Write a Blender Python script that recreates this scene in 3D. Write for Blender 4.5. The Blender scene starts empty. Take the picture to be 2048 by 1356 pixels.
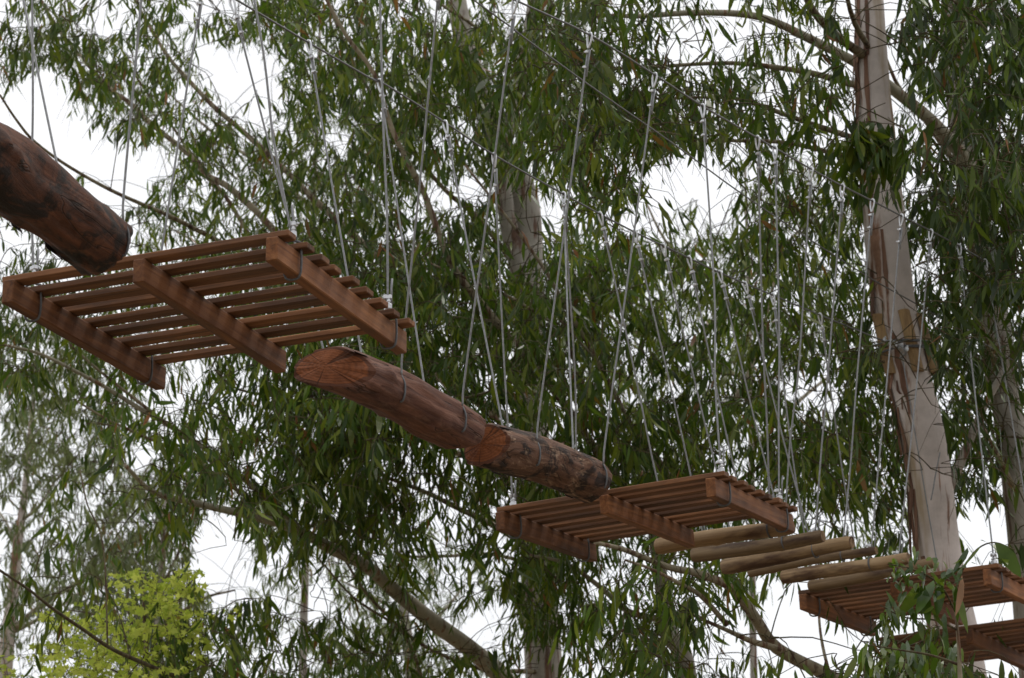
import bpy, bmesh, math, random
import numpy as np
from mathutils import Vector, Matrix, noise as mnoise

random.seed(7)
rng = np.random.default_rng(7)
scene = bpy.context.scene
COL = scene.collection

# ------------------------------------------------------------------ camera
F, CX, CY = 4773.0, 1024.0, 678.0            # focal length and centre in photograph pixels
PITCH, ROLL = math.radians(18.5), math.radians(-2.0)
CAM = np.array([0.0, 0.0, 1.6])
FW = np.array([0, math.cos(PITCH), math.sin(PITCH)])
_u0 = np.array([0, -math.sin(PITCH), math.cos(PITCH)])
_r0 = np.array([1.0, 0, 0])
RT = math.cos(ROLL) * _r0 + math.sin(ROLL) * _u0
UP = math.cos(ROLL) * _u0 - math.sin(ROLL) * _r0
cam_data = bpy.data.cameras.new('camera')
cam_data.sensor_width = 36.0
cam_data.lens = F / 2048 * 36.0
cam_data.clip_end = 2000.0
cam_data.dof.use_dof = True
cam_data.dof.focus_distance = 10.6
cam_data.dof.aperture_fstop = 6.3
cam_data.dof.aperture_blades = 7
cam = bpy.data.objects.new('camera', cam_data)
COL.objects.link(cam)
cam.matrix_world = Matrix(((RT[0], UP[0], -FW[0], CAM[0]), (RT[1], UP[1], -FW[1], CAM[1]),
                           (RT[2], UP[2], -FW[2], CAM[2]), (0, 0, 0, 1)))
scene.camera = cam

# ------------------------------------------------------------------ sky, sun, exposure
SUN_EL, SUN_AZ = math.radians(62), math.radians(48)
world = bpy.data.worlds.new('World')
scene.world = world
world.use_nodes = True
nt = world.node_tree
nt.nodes.clear()
w_out = nt.nodes.new('ShaderNodeOutputWorld')
w_bg = nt.nodes.new('ShaderNodeBackground')
w_bg.inputs['Strength'].default_value = 0.1
sky = nt.nodes.new('ShaderNodeTexSky')
sky.sky_type = 'NISHITA'
sky.sun_disc = False
sky.sun_elevation = SUN_EL
sky.sun_rotation = SUN_AZ
w_tc = nt.nodes.new('ShaderNodeTexCoord')
w_no = nt.nodes.new('ShaderNodeTexNoise')
w_no.inputs['Scale'].default_value = 2.2
w_no.inputs['Detail'].default_value = 4
w_rp = nt.nodes.new('ShaderNodeValToRGB')
w_rp.color_ramp.elements[0].position = 0.3
w_rp.color_ramp.elements[0].color = (9.9, 9.95, 10.1, 1)
w_rp.color_ramp.elements[1].position = 0.7
w_rp.color_ramp.elements[1].color = (11.4, 11.4, 11.5, 1)
w_mx = nt.nodes.new('ShaderNodeMix')
w_mx.data_type = 'RGBA'
w_mx.inputs[0].default_value = 0.9           # closed cloud cover
nt.links.new(w_tc.outputs['Generated'], w_no.inputs['Vector'])
nt.links.new(w_no.outputs['Fac'], w_rp.inputs['Fac'])
nt.links.new(sky.outputs['Color'], w_mx.inputs[6])
nt.links.new(w_rp.outputs['Color'], w_mx.inputs[7])
nt.links.new(w_mx.outputs[2], w_bg.inputs['Color'])
nt.links.new(w_bg.outputs['Background'], w_out.inputs['Surface'])
sun_d = bpy.data.lights.new('sun', 'SUN')
sun_d.energy = 1.3
sun_d.angle = math.radians(14)
sun_d.color = (1.0, 0.96, 0.9)
sun = bpy.data.objects.new('sun', sun_d)
COL.objects.link(sun)
_sd = Vector((math.cos(SUN_EL) * math.sin(SUN_AZ), math.cos(SUN_EL) * math.cos(SUN_AZ), math.sin(SUN_EL)))
sun.rotation_euler = _sd.to_track_quat('Z', 'Y').to_euler()
sun.location = (0, 0, 40)
scene.view_settings.view_transform = 'Standard'
scene.view_settings.look = 'None'
scene.view_settings.exposure = 0.08
scene.view_settings.gamma = 1.0
scene.view_settings.use_curve_mapping = False
scene.render.engine = 'CYCLES'
scene.cycles.max_bounces = 8
scene.cycles.diffuse_bounces = 4
scene.cycles.transmission_bounces = 4


# ------------------------------------------------------------------ helpers
def ray(x, y):
    d = (x - CX) * RT - (y - CY) * UP + F * FW
    return d / d[1]


def at_y(x, y, Y):
    return CAM + ray(x, y) * Y


def at_z(x, y, z):
    d = ray(x, y)
    return CAM + d * ((z - CAM[2]) / d[2])


def proj(p):
    d = np.asarray(p) - CAM
    z = d @ FW
    return np.stack([CX + F * (d @ RT) / z, CY - F * (d @ UP) / z], -1)


def mesh_obj(name, verts, faces, mat, parent=None, smooth=False, loc=None):
    me = bpy.data.meshes.new(name)
    me.from_pydata([tuple(v) for v in verts], [], [tuple(f) for f in faces])
    me.update()
    if smooth:
        me.polygons.foreach_set('use_smooth', [True] * len(me.polygons))
    if mat:
        me.materials.append(mat)
    o = bpy.data.objects.new(name, me)
    COL.objects.link(o)
    if parent:
        o.parent = parent
    if loc is not None:
        o.location = loc
    return o


def empty(name, loc, label=None, cat=None, group=None):
    o = bpy.data.objects.new(name, None)
    o.empty_display_size = 0.1
    o.location = tuple(loc)
    COL.objects.link(o)
    tag(o, label, cat, group)
    return o


def tag(o, label=None, cat=None, group=None, kind=None):
    if label: o['label'] = label
    if cat: o['category'] = cat
    if group: o['group'] = group
    if kind: o['kind'] = kind
    return o


def smooth_path(pts, n=5):
    """Catmull-Rom resampling of (k, m) control rows."""
    P = np.asarray(pts, float)
    if len(P) < 3:
        t = np.linspace(0, 1, n + 1)[:, None]
        return P[0] * (1 - t) + P[-1] * t
    Q = np.vstack([2 * P[0] - P[1], P, 2 * P[-1] - P[-2]])
    out = []
    for i in range(1, len(Q) - 2):
        p0, p1, p2, p3 = Q[i - 1], Q[i], Q[i + 1], Q[i + 2]
        for k in range(n):
            t = k / n
            out.append(0.5 * ((2 * p1) + (-p0 + p2) * t + (2 * p0 - 5 * p1 + 4 * p2 - p3) * t * t
                              + (-p0 + 3 * p1 - 3 * p2 + p3) * t ** 3))
    out.append(P[-1])
    return np.array(out)


def tube(pts, rad, seg=8, cap=True, wob=0.0, seed=0):
    """verts, faces of a tube along pts with radius per point."""
    P = np.asarray(pts, float)
    n = len(P)
    R = np.full(n, rad) if np.isscalar(rad) else np.asarray(rad, float)
    T = np.gradient(P, axis=0)
    T /= np.linalg.norm(T, axis=1)[:, None] + 1e-12
    ref = np.array([0.3, 0.2, 0.93]) if abs(T[0][2]) < 0.8 else np.array([0.9, 0.3, 0.1])
    a = np.cross(T[0], ref); a /= np.linalg.norm(a)
    V, Fc = [], []
    ang = np.linspace(0, 2 * math.pi, seg, endpoint=False)
    for i in range(n):
        a = a - T[i] * (a @ T[i]); a /= np.linalg.norm(a) + 1e-12
        b = np.cross(T[i], a)
        for k, th in enumerate(ang):
            r = R[i]
            if wob:
                q = P[i] * 3.1 + (a * math.cos(th) + b * math.sin(th)) * 1.7
                r *= 1 + wob * mnoise.noise((q[0] + seed, q[1], q[2]))
            V.append(P[i] + (a * math.cos(th) + b * math.sin(th)) * r)
    for i in range(n - 1):
        for k in range(seg):
            k2 = (k + 1) % seg
            Fc.append((i * seg + k, i * seg + k2, (i + 1) * seg + k2, (i + 1) * seg + k))
    if cap:
        Fc.append(tuple(range(seg - 1, -1, -1)))
        Fc.append(tuple(range((n - 1) * seg, n * seg)))
    return V, Fc


class MB:
    def __init__(self): self.v, self.f = [], []
    def add(self, vf):
        o = len(self.v)
        self.v.extend(vf[0]); self.f.extend(tuple(i + o for i in f) for f in vf[1])
        return self
    def build(self, name, mat, parent=None, smooth=False):
        return mesh_obj(name, self.v, self.f, mat, parent, smooth)


def box_vf(sx, sy, sz, c=(0, 0, 0), bev=0.0, jit=0.0, rnd=random):
    """A box with chamfered edges (all twelve), centred on c."""
    hx, hy, hz = sx / 2, sy / 2, sz / 2
    bm = bmesh.new()
    bmesh.ops.create_cube(bm, size=1.0)
    for v in bm.verts:
        v.co = Vector((v.co.x * sx, v.co.y * sy, v.co.z * sz))
        if jit:
            v.co += Vector((rnd.uniform(-jit, jit) * .3, rnd.uniform(-jit, jit), rnd.uniform(-jit, jit)))
    if bev:
        bmesh.ops.bevel(bm, geom=bm.edges[:], offset=bev, segments=1, affect='EDGES')
    bm.verts.index_update()
    V = [np.array(v.co) + np.array(c) for v in bm.verts]
    Fc = [tuple(v.index for v in f.verts) for f in bm.faces]
    bm.free()
    return V, Fc


def xf(vf, M):
    return [np.array((M @ Vector(v))) for v in vf[0]], vf[1]


# ------------------------------------------------------------------ materials
def new_mat(name):
    m = bpy.data.materials.new(name)
    m.use_nodes = True
    t = m.node_tree
    return m, t, t.nodes['Principled BSDF'], t.nodes['Material Output']


def N(t, kind, **kw):
    n = t.nodes.new(kind)
    for k, v in kw.items():
        if k in n.inputs: n.inputs[k].default_value = v
        else: setattr(n, k, v)
    return n


def ramp(t, stops):
    r = t.nodes.new('ShaderNodeValToRGB')
    e = r.color_ramp.elements
    while len(e) < len(stops): e.new(0.5)
    for i, (p, c) in enumerate(stops):
        e[i].position = p; e[i].color = (*c, 1)
    return r


def mixc(t, fac, a, b, mode='MIX'):
    m = t.nodes.new('ShaderNodeMix'); m.data_type = 'RGBA'; m.blend_type = mode
    for s, i in ((fac, 0), (a, 6), (b, 7)):
        if hasattr(s, 'is_output'): t.links.new(s, m.inputs[i])
        elif i == 0: m.inputs[0].default_value = s
        else: m.inputs[i].default_value = (*s, 1)
    return m.outputs[2]


def coords(t, scale, kind='Object'):
    tc = t.nodes.new('ShaderNodeTexCoord')
    mp = t.nodes.new('ShaderNodeMapping')
    mp.inputs['Scale'].default_value = scale
    oi = t.nodes.new('ShaderNodeObjectInfo')
    mu = t.nodes.new('ShaderNodeVectorMath'); mu.operation = 'MULTIPLY_ADD'
    mu.inputs[1].default_value = (37.0, 19.0, 23.0)
    t.links.new(oi.outputs['Random'], mu.inputs[0])
    t.links.new(tc.outputs[kind], mu.inputs[2])
    t.links.new(mu.outputs[0], mp.inputs['Vector'])
    return mp.outputs[0], oi.outputs['Random'], tc


def bump(t, bsdf, h, strength, dist):
    b = t.nodes.new('ShaderNodeBump')
    b.inputs['Strength'].default_value = strength; b.inputs['Distance'].default_value = dist
    t.links.new(h, b.inputs['Height']); t.links.new(b.outputs[0], bsdf.inputs['Normal'])


def wood_mat(name, c_dark, c_mid, c_light, stain=(0.06, 0.035, 0.02), stain_amt=0.5, axis=0, grain=46):
    """Sawn or peeled wood with grain running along one local axis."""
    m, t, b, o = new_mat(name)
    sc = [grain, grain, grain]; sc[axis] = grain * 0.045
    v, rnd, tc = coords(t, sc)
    n1 = N(t, 'ShaderNodeTexNoise', Scale=1.0, Detail=6.0, Roughness=0.6, Distortion=0.6)
    t.links.new(v, n1.inputs['Vector'])
    r1 = ramp(t, [(0.28, c_dark), (0.5, c_mid), (0.74, c_light)])
    t.links.new(n1.outputs['Fac'], r1.inputs['Fac'])
    sc2 = [9, 9, 9]; sc2[axis] = 2.2
    v2, _, _ = coords(t, sc2)
    n2 = N(t, 'ShaderNodeTexNoise', Scale=1.0, Detail=5.0, Roughness=0.65)
    t.links.new(v2, n2.inputs['Vector'])
    r2 = ramp(t, [(0.47, (0, 0, 0)), (0.63, (1, 1, 1))])
    t.links.new(n2.outputs['Fac'], r2.inputs['Fac'])
    ml = N(t, 'ShaderNodeMath', operation='MULTIPLY'); ml.inputs[1].default_value = stain_amt
    t.links.new(r2.outputs[0], ml.inputs[0])
    c = mixc(t, ml.outputs[0], r1.outputs[0], stain)
    v3, _, _ = coords(t, (2.4, 2.4, 2.4))
    n3 = N(t, 'ShaderNodeTexNoise', Scale=1.0, Detail=6.0, Roughness=0.7)
    t.links.new(v3, n3.inputs['Vector'])
    r3 = ramp(t, [(0.48, (0, 0, 0)), (0.7, (0.35, 0.35, 0.35))])
    t.links.new(n3.outputs['Fac'], r3.inputs['Fac'])
    c = mixc(t, r3.outputs[0], c, tuple(0.6 * x + 0.4 * sum(c_mid) / 3 for x in c_mid))     # greyed by weather
    hs = N(t, 'ShaderNodeHueSaturation')
    mr = N(t, 'ShaderNodeMapRange'); mr.inputs[3].default_value = 0.6; mr.inputs[4].default_value = 1.3
    t.links.new(rnd, mr.inputs[0]); t.links.new(mr.outputs[0], hs.inputs['Value'])
    t.links.new(c, hs.inputs['Color'])
    t.links.new(hs.outputs[0], b.inputs['Base Color'])
    b.inputs['Roughness'].default_value = 0.72
    b.inputs['Specular IOR Level'].default_value = 0.3
    bump(t, b, n1.outputs['Fac'], 0.5, 0.004)
    return m


def log_mat(name, c1, c2, c3, dark, light, light_amt, dark_amt=0.62, sharp=0.1, patch=(3.2, 8, 8)):
    """Debarked log: reddish wood, dark bark remains, long cracks, pale scuffs (grain along local X)."""
    m, t, b, o = new_mat(name)
    v, rnd, tc = coords(t, (2.2, 30, 30))
    n1 = N(t, 'ShaderNodeTexNoise', Scale=1.0, Detail=8.0, Roughness=0.65, Distortion=0.8)
    t.links.new(v, n1.inputs['Vector'])
    r1 = ramp(t, [(0.3, c1), (0.5, c2), (0.7, c3)])
    t.links.new(n1.outputs['Fac'], r1.inputs['Fac'])
    v2, _, _ = coords(t, patch)
    n2 = N(t, 'ShaderNodeTexNoise', Scale=1.0, Detail=7.0, Roughness=0.7, Distortion=1.2)
    t.links.new(v2, n2.inputs['Vector'])
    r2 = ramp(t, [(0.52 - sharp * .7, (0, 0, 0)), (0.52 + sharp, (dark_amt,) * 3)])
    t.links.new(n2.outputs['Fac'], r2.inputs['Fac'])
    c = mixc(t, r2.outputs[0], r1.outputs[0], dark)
    v3, _, _ = coords(t, (5, 13, 13))
    n3 = N(t, 'ShaderNodeTexNoise', Scale=1.0, Detail=8.0, Roughness=0.75, Distortion=1.5)
    t.links.new(v3, n3.inputs['Vector'])
    r3 = ramp(t, [(0.54, (0, 0, 0)), (0.66, (light_amt,) * 3)])
    t.links.new(n3.outputs['Fac'], r3.inputs['Fac'])
    c = mixc(t, r3.outputs[0], c, light)
    # drying cracks
    v4, _, _ = coords(t, (1.0, 9, 9))
    n4 = N(t, 'ShaderNodeTexNoise', Scale=1.0, Detail=3.0, Roughness=0.5, Distortion=0.4)
    t.links.new(v4, n4.inputs['Vector'])
    sb = N(t, 'ShaderNodeMath', operation='SUBTRACT'); sb.inputs[1].default_value = 0.5
    ab = N(t, 'ShaderNodeMath', operation='ABSOLUTE')
    t.links.new(n4.outputs['Fac'], sb.inputs[0]); t.links.new(sb.outputs[0], ab.inputs[0])
    r4 = ramp(t, [(0.0, (.7, .7, .7)), (0.007, (0, 0, 0))])
    t.links.new(ab.outputs[0], r4.inputs['Fac'])
    c = mixc(t, r4.outputs[0], c, (0.018, 0.01, 0.007))
    t.links.new(c, b.inputs['Base Color'])
    b.inputs['Roughness'].default_value = 0.78
    b.inputs['Specular IOR Level'].default_value = 0.25
    ad = N(t, 'ShaderNodeMath', operation='ADD'); t.links.new(n1.outputs['Fac'], ad.inputs[0]); t.links.new(n2.outputs['Fac'], ad.inputs[1])
    s2 = N(t, 'ShaderNodeMath', operation='SUBTRACT'); t.links.new(ad.outputs[0], s2.inputs[0]); t.links.new(r4.outputs[0], s2.inputs[1])
    bump(t, b, s2.outputs[0], 0.6, 0.012)
    return m


def cut_mat(name, ca, cb, rad):
    """Sawn end grain: rings, radial drying splits, dirty rim (rad = radius of the log)."""
    m, t, b, o = new_mat(name)
    v, rnd, tc = coords(t, (1, 1, 1))
    w = N(t, 'ShaderNodeTexWave', wave_type='RINGS', rings_direction='X', Scale=5.2 / rad * 0.5, Distortion=2.2, Detail=3.0)
    w.inputs['Detail Scale'].default_value = 2.5
    t.links.new(tc.outputs['Object'], w.inputs['Vector'])
    n = N(t, 'ShaderNodeTexNoise', Scale=14.0, Detail=7.0, Roughness=0.75)
    t.links.new(v, n.inputs['Vector'])
    mm = N(t, 'ShaderNodeMath', operation='MULTIPLY_ADD'); mm.inputs[1].default_value = 0.14
    t.links.new(w.outputs['Fac'], mm.inputs[0]); t.links.new(n.outputs['Fac'], mm.inputs[2])
    r = ramp(t, [(0.35, ca), (0.85, cb)])
    t.links.new(mm.outputs[0], r.inputs['Fac'])
    flat = N(t, 'ShaderNodeVectorMath', operation='MULTIPLY'); flat.inputs[1].default_value = (0, 1, 1)
    t.links.new(tc.outputs['Object'], flat.inputs[0])
    nrm = N(t, 'ShaderNodeVectorMath', operation='NORMALIZE'); t.links.new(flat.outputs[0], nrm.inputs[0])
    ns = N(t, 'ShaderNodeTexNoise', Scale=1.6, Detail=2.0)
    ad = N(t, 'ShaderNodeVectorMath', operation='ADD'); t.links.new(nrm.outputs[0], ad.inputs[0]); t.links.new(rnd, ad.inputs[1])
    t.links.new(ad.outputs[0], ns.inputs['Vector'])
    sb = N(t, 'ShaderNodeMath', operation='SUBTRACT'); sb.inputs[1].default_value = 0.5
    ab = N(t, 'ShaderNodeMath', operation='ABSOLUTE')
    t.links.new(ns.outputs['Fac'], sb.inputs[0]); t.links.new(sb.outputs[0], ab.inputs[0])
    rc = ramp(t, [(0.0, (0.85, 0.85, 0.85)), (0.02, (0, 0, 0))])
    t.links.new(ab.outputs[0], rc.inputs['Fac'])
    c = mixc(t, rc.outputs[0], r.outputs[0], (0.03, 0.014, 0.008))
    ln = N(t, 'ShaderNodeVectorMath', operation='LENGTH'); t.links.new(flat.outputs[0], ln.inputs[0])
    dv = N(t, 'ShaderNodeMath', operation='DIVIDE'); dv.inputs[1].default_value = rad
    t.links.new(ln.outputs['Value'], dv.inputs[0])
    jn = N(t, 'ShaderNodeMath', operation='MULTIPLY_ADD'); jn.inputs[1].default_value = 0.35
    t.links.new(n.outputs['Fac'], jn.inputs[0]); t.links.new(dv.outputs[0], jn.inputs[2])
    rr = ramp(t, [(0.98, (0, 0, 0)), (1.12, (0.8, 0.8, 0.8))])
    t.links.new(jn.outputs[0], rr.inputs['Fac'])
    c = mixc(t, rr.outputs[0], c, (0.06, 0.026, 0.016))
    t.links.new(c, b.inputs['Base Color'])
    b.inputs['Roughness'].default_value = 0.9
    b.inputs['Specular IOR Level'].default_value = 0.15
    s2 = N(t, 'ShaderNodeMath', operation='SUBTRACT'); t.links.new(mm.outputs[0], s2.inputs[0]); t.links.new(rc.outputs[0], s2.inputs[1])
    bump(t, b, s2.outputs[0], 0.7, 0.006)
    return m


def bark_mat(name, pale, grey, brown, dark, brown_pos=0.56, scale=1.0, green=None):
    """Smooth gum bark: pale grey with hanging brown streaks (world z = trunk length)."""
    m, t, b, o = new_mat(name)
    v, rnd, tc = coords(t, (9 * scale, 9 * scale, 0.9 * scale))
    n1 = N(t, 'ShaderNodeTexNoise', Scale=1.0, Detail=6.0, Roughness=0.6, Distortion=0.7)
    t.links.new(v, n1.inputs['Vector'])
    v2, _, _ = coords(t, (3.5 * scale, 3.5 * scale, 3.5 * scale))
    n2 = N(t, 'ShaderNodeTexNoise', Scale=1.0, Detail=8.0, Roughness=0.7)
    t.links.new(v2, n2.inputs['Vector'])
    r2 = ramp(t, [(0.35, grey), (0.62, pale)])
    t.links.new(n2.outputs['Fac'], r2.inputs['Fac'])
    c = r2.outputs[0]
    if green:
        v5, _, _ = coords(t, (5 * scale, 5 * scale, 0.45 * scale))
        n5 = N(t, 'ShaderNodeTexNoise', Scale=1.0, Detail=4.0)
        t.links.new(v5, n5.inputs['Vector'])
        r5 = ramp(t, [(0.56, (0, 0, 0)), (0.66, (0.8, 0.8, 0.8))])
        t.links.new(n5.outputs['Fac'], r5.inputs['Fac'])
        c = mixc(t, r5.outputs[0], c, green)
    r1 = ramp(t, [(brown_pos, (0, 0, 0)), (brown_pos + 0.07, (1, 1, 1))])
    t.links.new(n1.outputs['Fac'], r1.inputs['Fac'])
    rb = ramp(t, [(0.4, dark), (0.6, brown)])
    t.links.new(n2.outputs['Fac'], rb.inputs['Fac'])
    c = mixc(t, r1.outputs[0], c, rb.outputs[0])
    t.links.new(c, b.inputs['Base Color'])
    b.inputs['Roughness'].default_value = 0.8
    b.inputs['Specular IOR Level'].default_value = 0.25
    bump(t, b, n1.outputs['Fac'], 0.5, 0.012)
    return m


def leaf_mat(name, cols, rough=0.36, trans=0.3, tcol=(0.06, 0.095, 0.003), brown=0.025, spec=0.2):
    """Leaf: a colour of its own for each leaf, waxy sheen, a little light through the blade."""
    m, t, b, o = new_mat(name)
    g = N(t, 'ShaderNodeNewGeometry')
    oi = N(t, 'ShaderNodeObjectInfo')
    ad = N(t, 'ShaderNodeMath', operation='ADD')
    t.links.new(g.outputs['Random Per Island'], ad.inputs[0]); t.links.new(oi.outputs['Random'], ad.inputs[1])
    fr = N(t, 'ShaderNodeMath', operation='FRACT'); t.links.new(ad.outputs[0], fr.inputs[0])
    k = len(cols)
    stops = [(brown * 0.5, (0.16, 0.06, 0.02)), (brown, cols[0])]
    stops += [(brown + (1 - brown) * (i + 1) / k * 0.98, c) for i, c in enumerate(cols[1:])]
    r = ramp(t, stops)
    t.links.new(fr.outputs[0], r.inputs['Fac'])
    tc = N(t, 'ShaderNodeTexCoord')
    n = N(t, 'ShaderNodeTexNoise', Scale=0.55, Detail=2.0)
    t.links.new(tc.outputs['Object'], n.inputs['Vector'])
    hs = N(t, 'ShaderNodeHueSaturation')
    mr = N(t, 'ShaderNodeMapRange'); mr.inputs[1].default_value = 0.3; mr.inputs[2].default_value = 0.7
    mr.inputs[3].default_value = 0.5; mr.inputs[4].default_value = 1.6
    t.links.new(n.outputs['Fac'], mr.inputs[0]); t.links.new(mr.outputs[0], hs.inputs['Value'])
    t.links.new(r.outputs[0], hs.inputs['Color'])
    t.links.new(hs.outputs[0], b.inputs['Base Color'])
    b.inputs['Roughness'].default_value = rough
    b.inputs['Specular IOR Level'].default_value = spec
    tr = N(t, 'ShaderNodeBsdfTranslucent')
    tm = mixc(t, 1.0, hs.outputs[0], tcol, 'ADD')
    t.links.new(tm, tr.inputs['Color'])
    mx = N(t, 'ShaderNodeMixShader'); mx.inputs[0].default_value = trans
    t.links.new(b.outputs[0], mx.inputs[1]); t.links.new(tr.outputs[0], mx.inputs[2])
    t.links.new(mx.outputs[0], o.inputs['Surface'])
    return m


def metal_mat(name, col, rough, metallic=0.7):
    m, t, b, o = new_mat(name)
    v, rnd, tc = coords(t, (60, 60, 60))
    n = N(t, 'ShaderNodeTexNoise', Scale=1.0, Detail=3.0)
    t.links.new(v, n.inputs['Vector'])
    r = ramp(t, [(0.3, tuple(c * 0.65 for c in col)), (0.7, col)])
    t.links.new(n.outputs['Fac'], r.inputs['Fac'])
    t.links.new(r.outputs[0], b.inputs['Base Color'])
    b.inputs['Metallic'].default_value = metallic
    b.inputs['Roughness'].default_value = rough
    return m


M_PALLET = wood_mat('red_brown_timber', (0.066, 0.028, 0.011), (0.15, 0.063, 0.025), (0.25, 0.115, 0.05), stain=(0.045, 0.026, 0.018), stain_amt=0.6)
M_BEAM = wood_mat('red_brown_beam_timber', (0.085, 0.031, 0.011), (0.185, 0.071, 0.025), (0.29, 0.125, 0.046), stain=(0.055, 0.03, 0.018), stain_amt=0.65, axis=1)
M_POLE = wood_mat('peeled_pine', (0.10, 0.06, 0.028), (0.21, 0.135, 0.068), (0.31, 0.22, 0.125), stain=(0.05, 0.023, 0.013), stain_amt=0.92, grain=30)
M_LOG_SMOOTH = log_mat('red_log', (0.065, 0.026, 0.018), (0.125, 0.054, 0.034), (0.19, 0.088, 0.056), (0.045, 0.02, 0.015), (0.24, 0.14, 0.095), 0.35, 0.8, 0.12, (1.6, 9, 9))
M_LOG_BARK = log_mat('flaking_log', (0.05, 0.025, 0.017), (0.11, 0.055, 0.034), (0.18, 0.10, 0.062), (0.02, 0.012, 0.009), (0.36, 0.24, 0.16), 0.9, 0.95, 0.04, (7, 9, 9))
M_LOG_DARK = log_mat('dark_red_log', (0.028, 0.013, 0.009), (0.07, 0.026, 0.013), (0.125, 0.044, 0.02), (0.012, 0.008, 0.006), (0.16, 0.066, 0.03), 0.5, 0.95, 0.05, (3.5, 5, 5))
M_CUT = cut_mat('orange_cut_wood', (0.09, 0.03, 0.012), (0.20, 0.066, 0.024), 0.11)
M_CUT_POLE = cut_mat('tan_cut_wood', (0.15, 0.09, 0.05), (0.32, 0.22, 0.13), 0.034)
M_BARK = bark_mat('pale_gum_bark', (0.58, 0.51, 0.475), (0.43, 0.375, 0.345), (0.30, 0.17, 0.11), (0.14, 0.075, 0.048), 0.53, 1.0, (0.25, 0.17, 0.06))
M_BARK2 = bark_mat('grey_gum_bark', (0.36, 0.33, 0.29), (0.22, 0.20, 0.17), (0.18, 0.10, 0.065), (0.07, 0.04, 0.03), 0.545)
M_BARK3 = bark_mat('olive_branch_bark', (0.26, 0.22, 0.15), (0.15, 0.13, 0.08), (0.14, 0.075, 0.045), (0.05, 0.03, 0.02), 0.5, 2.0)
M_BARKP = bark_mat('pale_branch_bark', (0.34, 0.31, 0.235), (0.20, 0.185, 0.13), (0.24, 0.14, 0.08), (0.1, 0.06, 0.04), 0.56, 2.0)
M_TWIG = bark_mat('brown_twig', (0.10, 0.085, 0.04), (0.06, 0.05, 0.025), (0.07, 0.035, 0.02), (0.03, 0.02, 0.012), 0.5, 3.0)
M_STRIP = wood_mat('shed_bark', (0.08, 0.036, 0.022), (0.17, 0.085, 0.052), (0.28, 0.16, 0.105), axis=2, grain=20)
M_BLOCK = wood_mat('tan_padding_block', (0.20, 0.125, 0.055), (0.30, 0.195, 0.09), (0.38, 0.26, 0.13), axis=2, stain=(0.11, 0.06, 0.03), stain_amt=0.6)
M_WIRE = metal_mat('galvanised_wire', (0.27, 0.275, 0.28), 0.55, 0.3)
M_CABLE = metal_mat('dull_steel_cable', (0.16, 0.16, 0.16), 0.55, 0.5)
M_LOOP = metal_mat('shadow_grey_wire', (0.12, 0.12, 0.125), 0.6, 0.3)  # wire grey darkened to imitate loops lost in the logs' shadow
M_CLAMP = metal_mat('zinc_clamp', (0.66, 0.67, 0.69), 0.35, 0.6)
M_LEAF_MID = leaf_mat('gum_leaf_green', [(0.010, 0.022, 0.004), (0.028, 0.056, 0.006), (0.056, 0.100, 0.010), (0.046, 0.072, 0.020), (0.115, 0.14, 0.014)], trans=0.34)
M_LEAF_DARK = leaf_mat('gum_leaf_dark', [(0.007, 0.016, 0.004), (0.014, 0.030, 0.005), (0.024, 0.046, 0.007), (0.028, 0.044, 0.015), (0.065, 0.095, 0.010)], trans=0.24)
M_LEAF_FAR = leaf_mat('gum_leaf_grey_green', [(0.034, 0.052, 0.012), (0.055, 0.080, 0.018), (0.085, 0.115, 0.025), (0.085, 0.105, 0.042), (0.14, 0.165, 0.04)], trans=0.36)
M_LEAF_HAZED = leaf_mat('gum_leaf_hazed', [(0.055, 0.072, 0.028), (0.08, 0.10, 0.04), (0.105, 0.128, 0.05), (0.11, 0.125, 0.07), (0.15, 0.165, 0.075)], trans=0.36)  # farthest crowns: the haze of distance is painted into the leaf colour
M_LEAF_LIME = leaf_mat('lime_leaf', [(0.22, 0.30, 0.04), (0.33, 0.41, 0.055), (0.44, 0.51, 0.08), (0.38, 0.43, 0.08), (0.54, 0.58, 0.12)], trans=0.42, tcol=(0.25, 0.30, 0.03), brown=0.005, rough=0.6, spec=0.2)
M_LEAF_NEAR = leaf_mat('young_gum_leaf', [(0.02, 0.045, 0.008), (0.035, 0.075, 0.010), (0.055, 0.11, 0.014), (0.05, 0.075, 0.03), (0.12, 0.17, 0.02)], trans=0.4, brown=0.015)


def ground_mat():
    m, t, b, o = new_mat('dry_forest_floor')
    v, rnd, tc = coords(t, (0.5, 0.5, 0.5))
    n = N(t, 'ShaderNodeTexNoise', Scale=1.0, Detail=10.0, Roughness=0.7)
    t.links.new(v, n.inputs['Vector'])
    r = ramp(t, [(0.3, (0.10, 0.07, 0.045)), (0.5, (0.20, 0.15, 0.10)), (0.7, (0.13, 0.14, 0.06))])
    t.links.new(n.outputs['Fac'], r.inputs['Fac'])
    t.links.new(r.outputs[0], b.inputs['Base Color'])
    b.inputs['Roughness'].default_value = 0.95
    bump(t, b, n.outputs['Fac'], 0.6, 0.1)
    return m


# ------------------------------------------------------------------ ground (below the frame; it carries the trees)
gv, gf = [], []
gx = np.concatenate([[-900, -300, -120], np.linspace(-60, 60, 41), [120, 300, 900]])
for j, y in enumerate(gx + 20):
    for i, x in enumerate(gx):
        gv.append((x, y, 0.12 * mnoise.noise((x * 0.2, y * 0.2, 0)) - 0.1 if abs(x) < 70 else -0.1))
ng = len(gx)
for j in range(ng - 1):
    for i in range(ng - 1):
        gf.append((j * ng + i, j * ng + i + 1, (j + 1) * ng + i + 1, (j + 1) * ng + i))
tag(mesh_obj('ground', gv, gf, ground_mat(), smooth=True), kind='structure')

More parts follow.
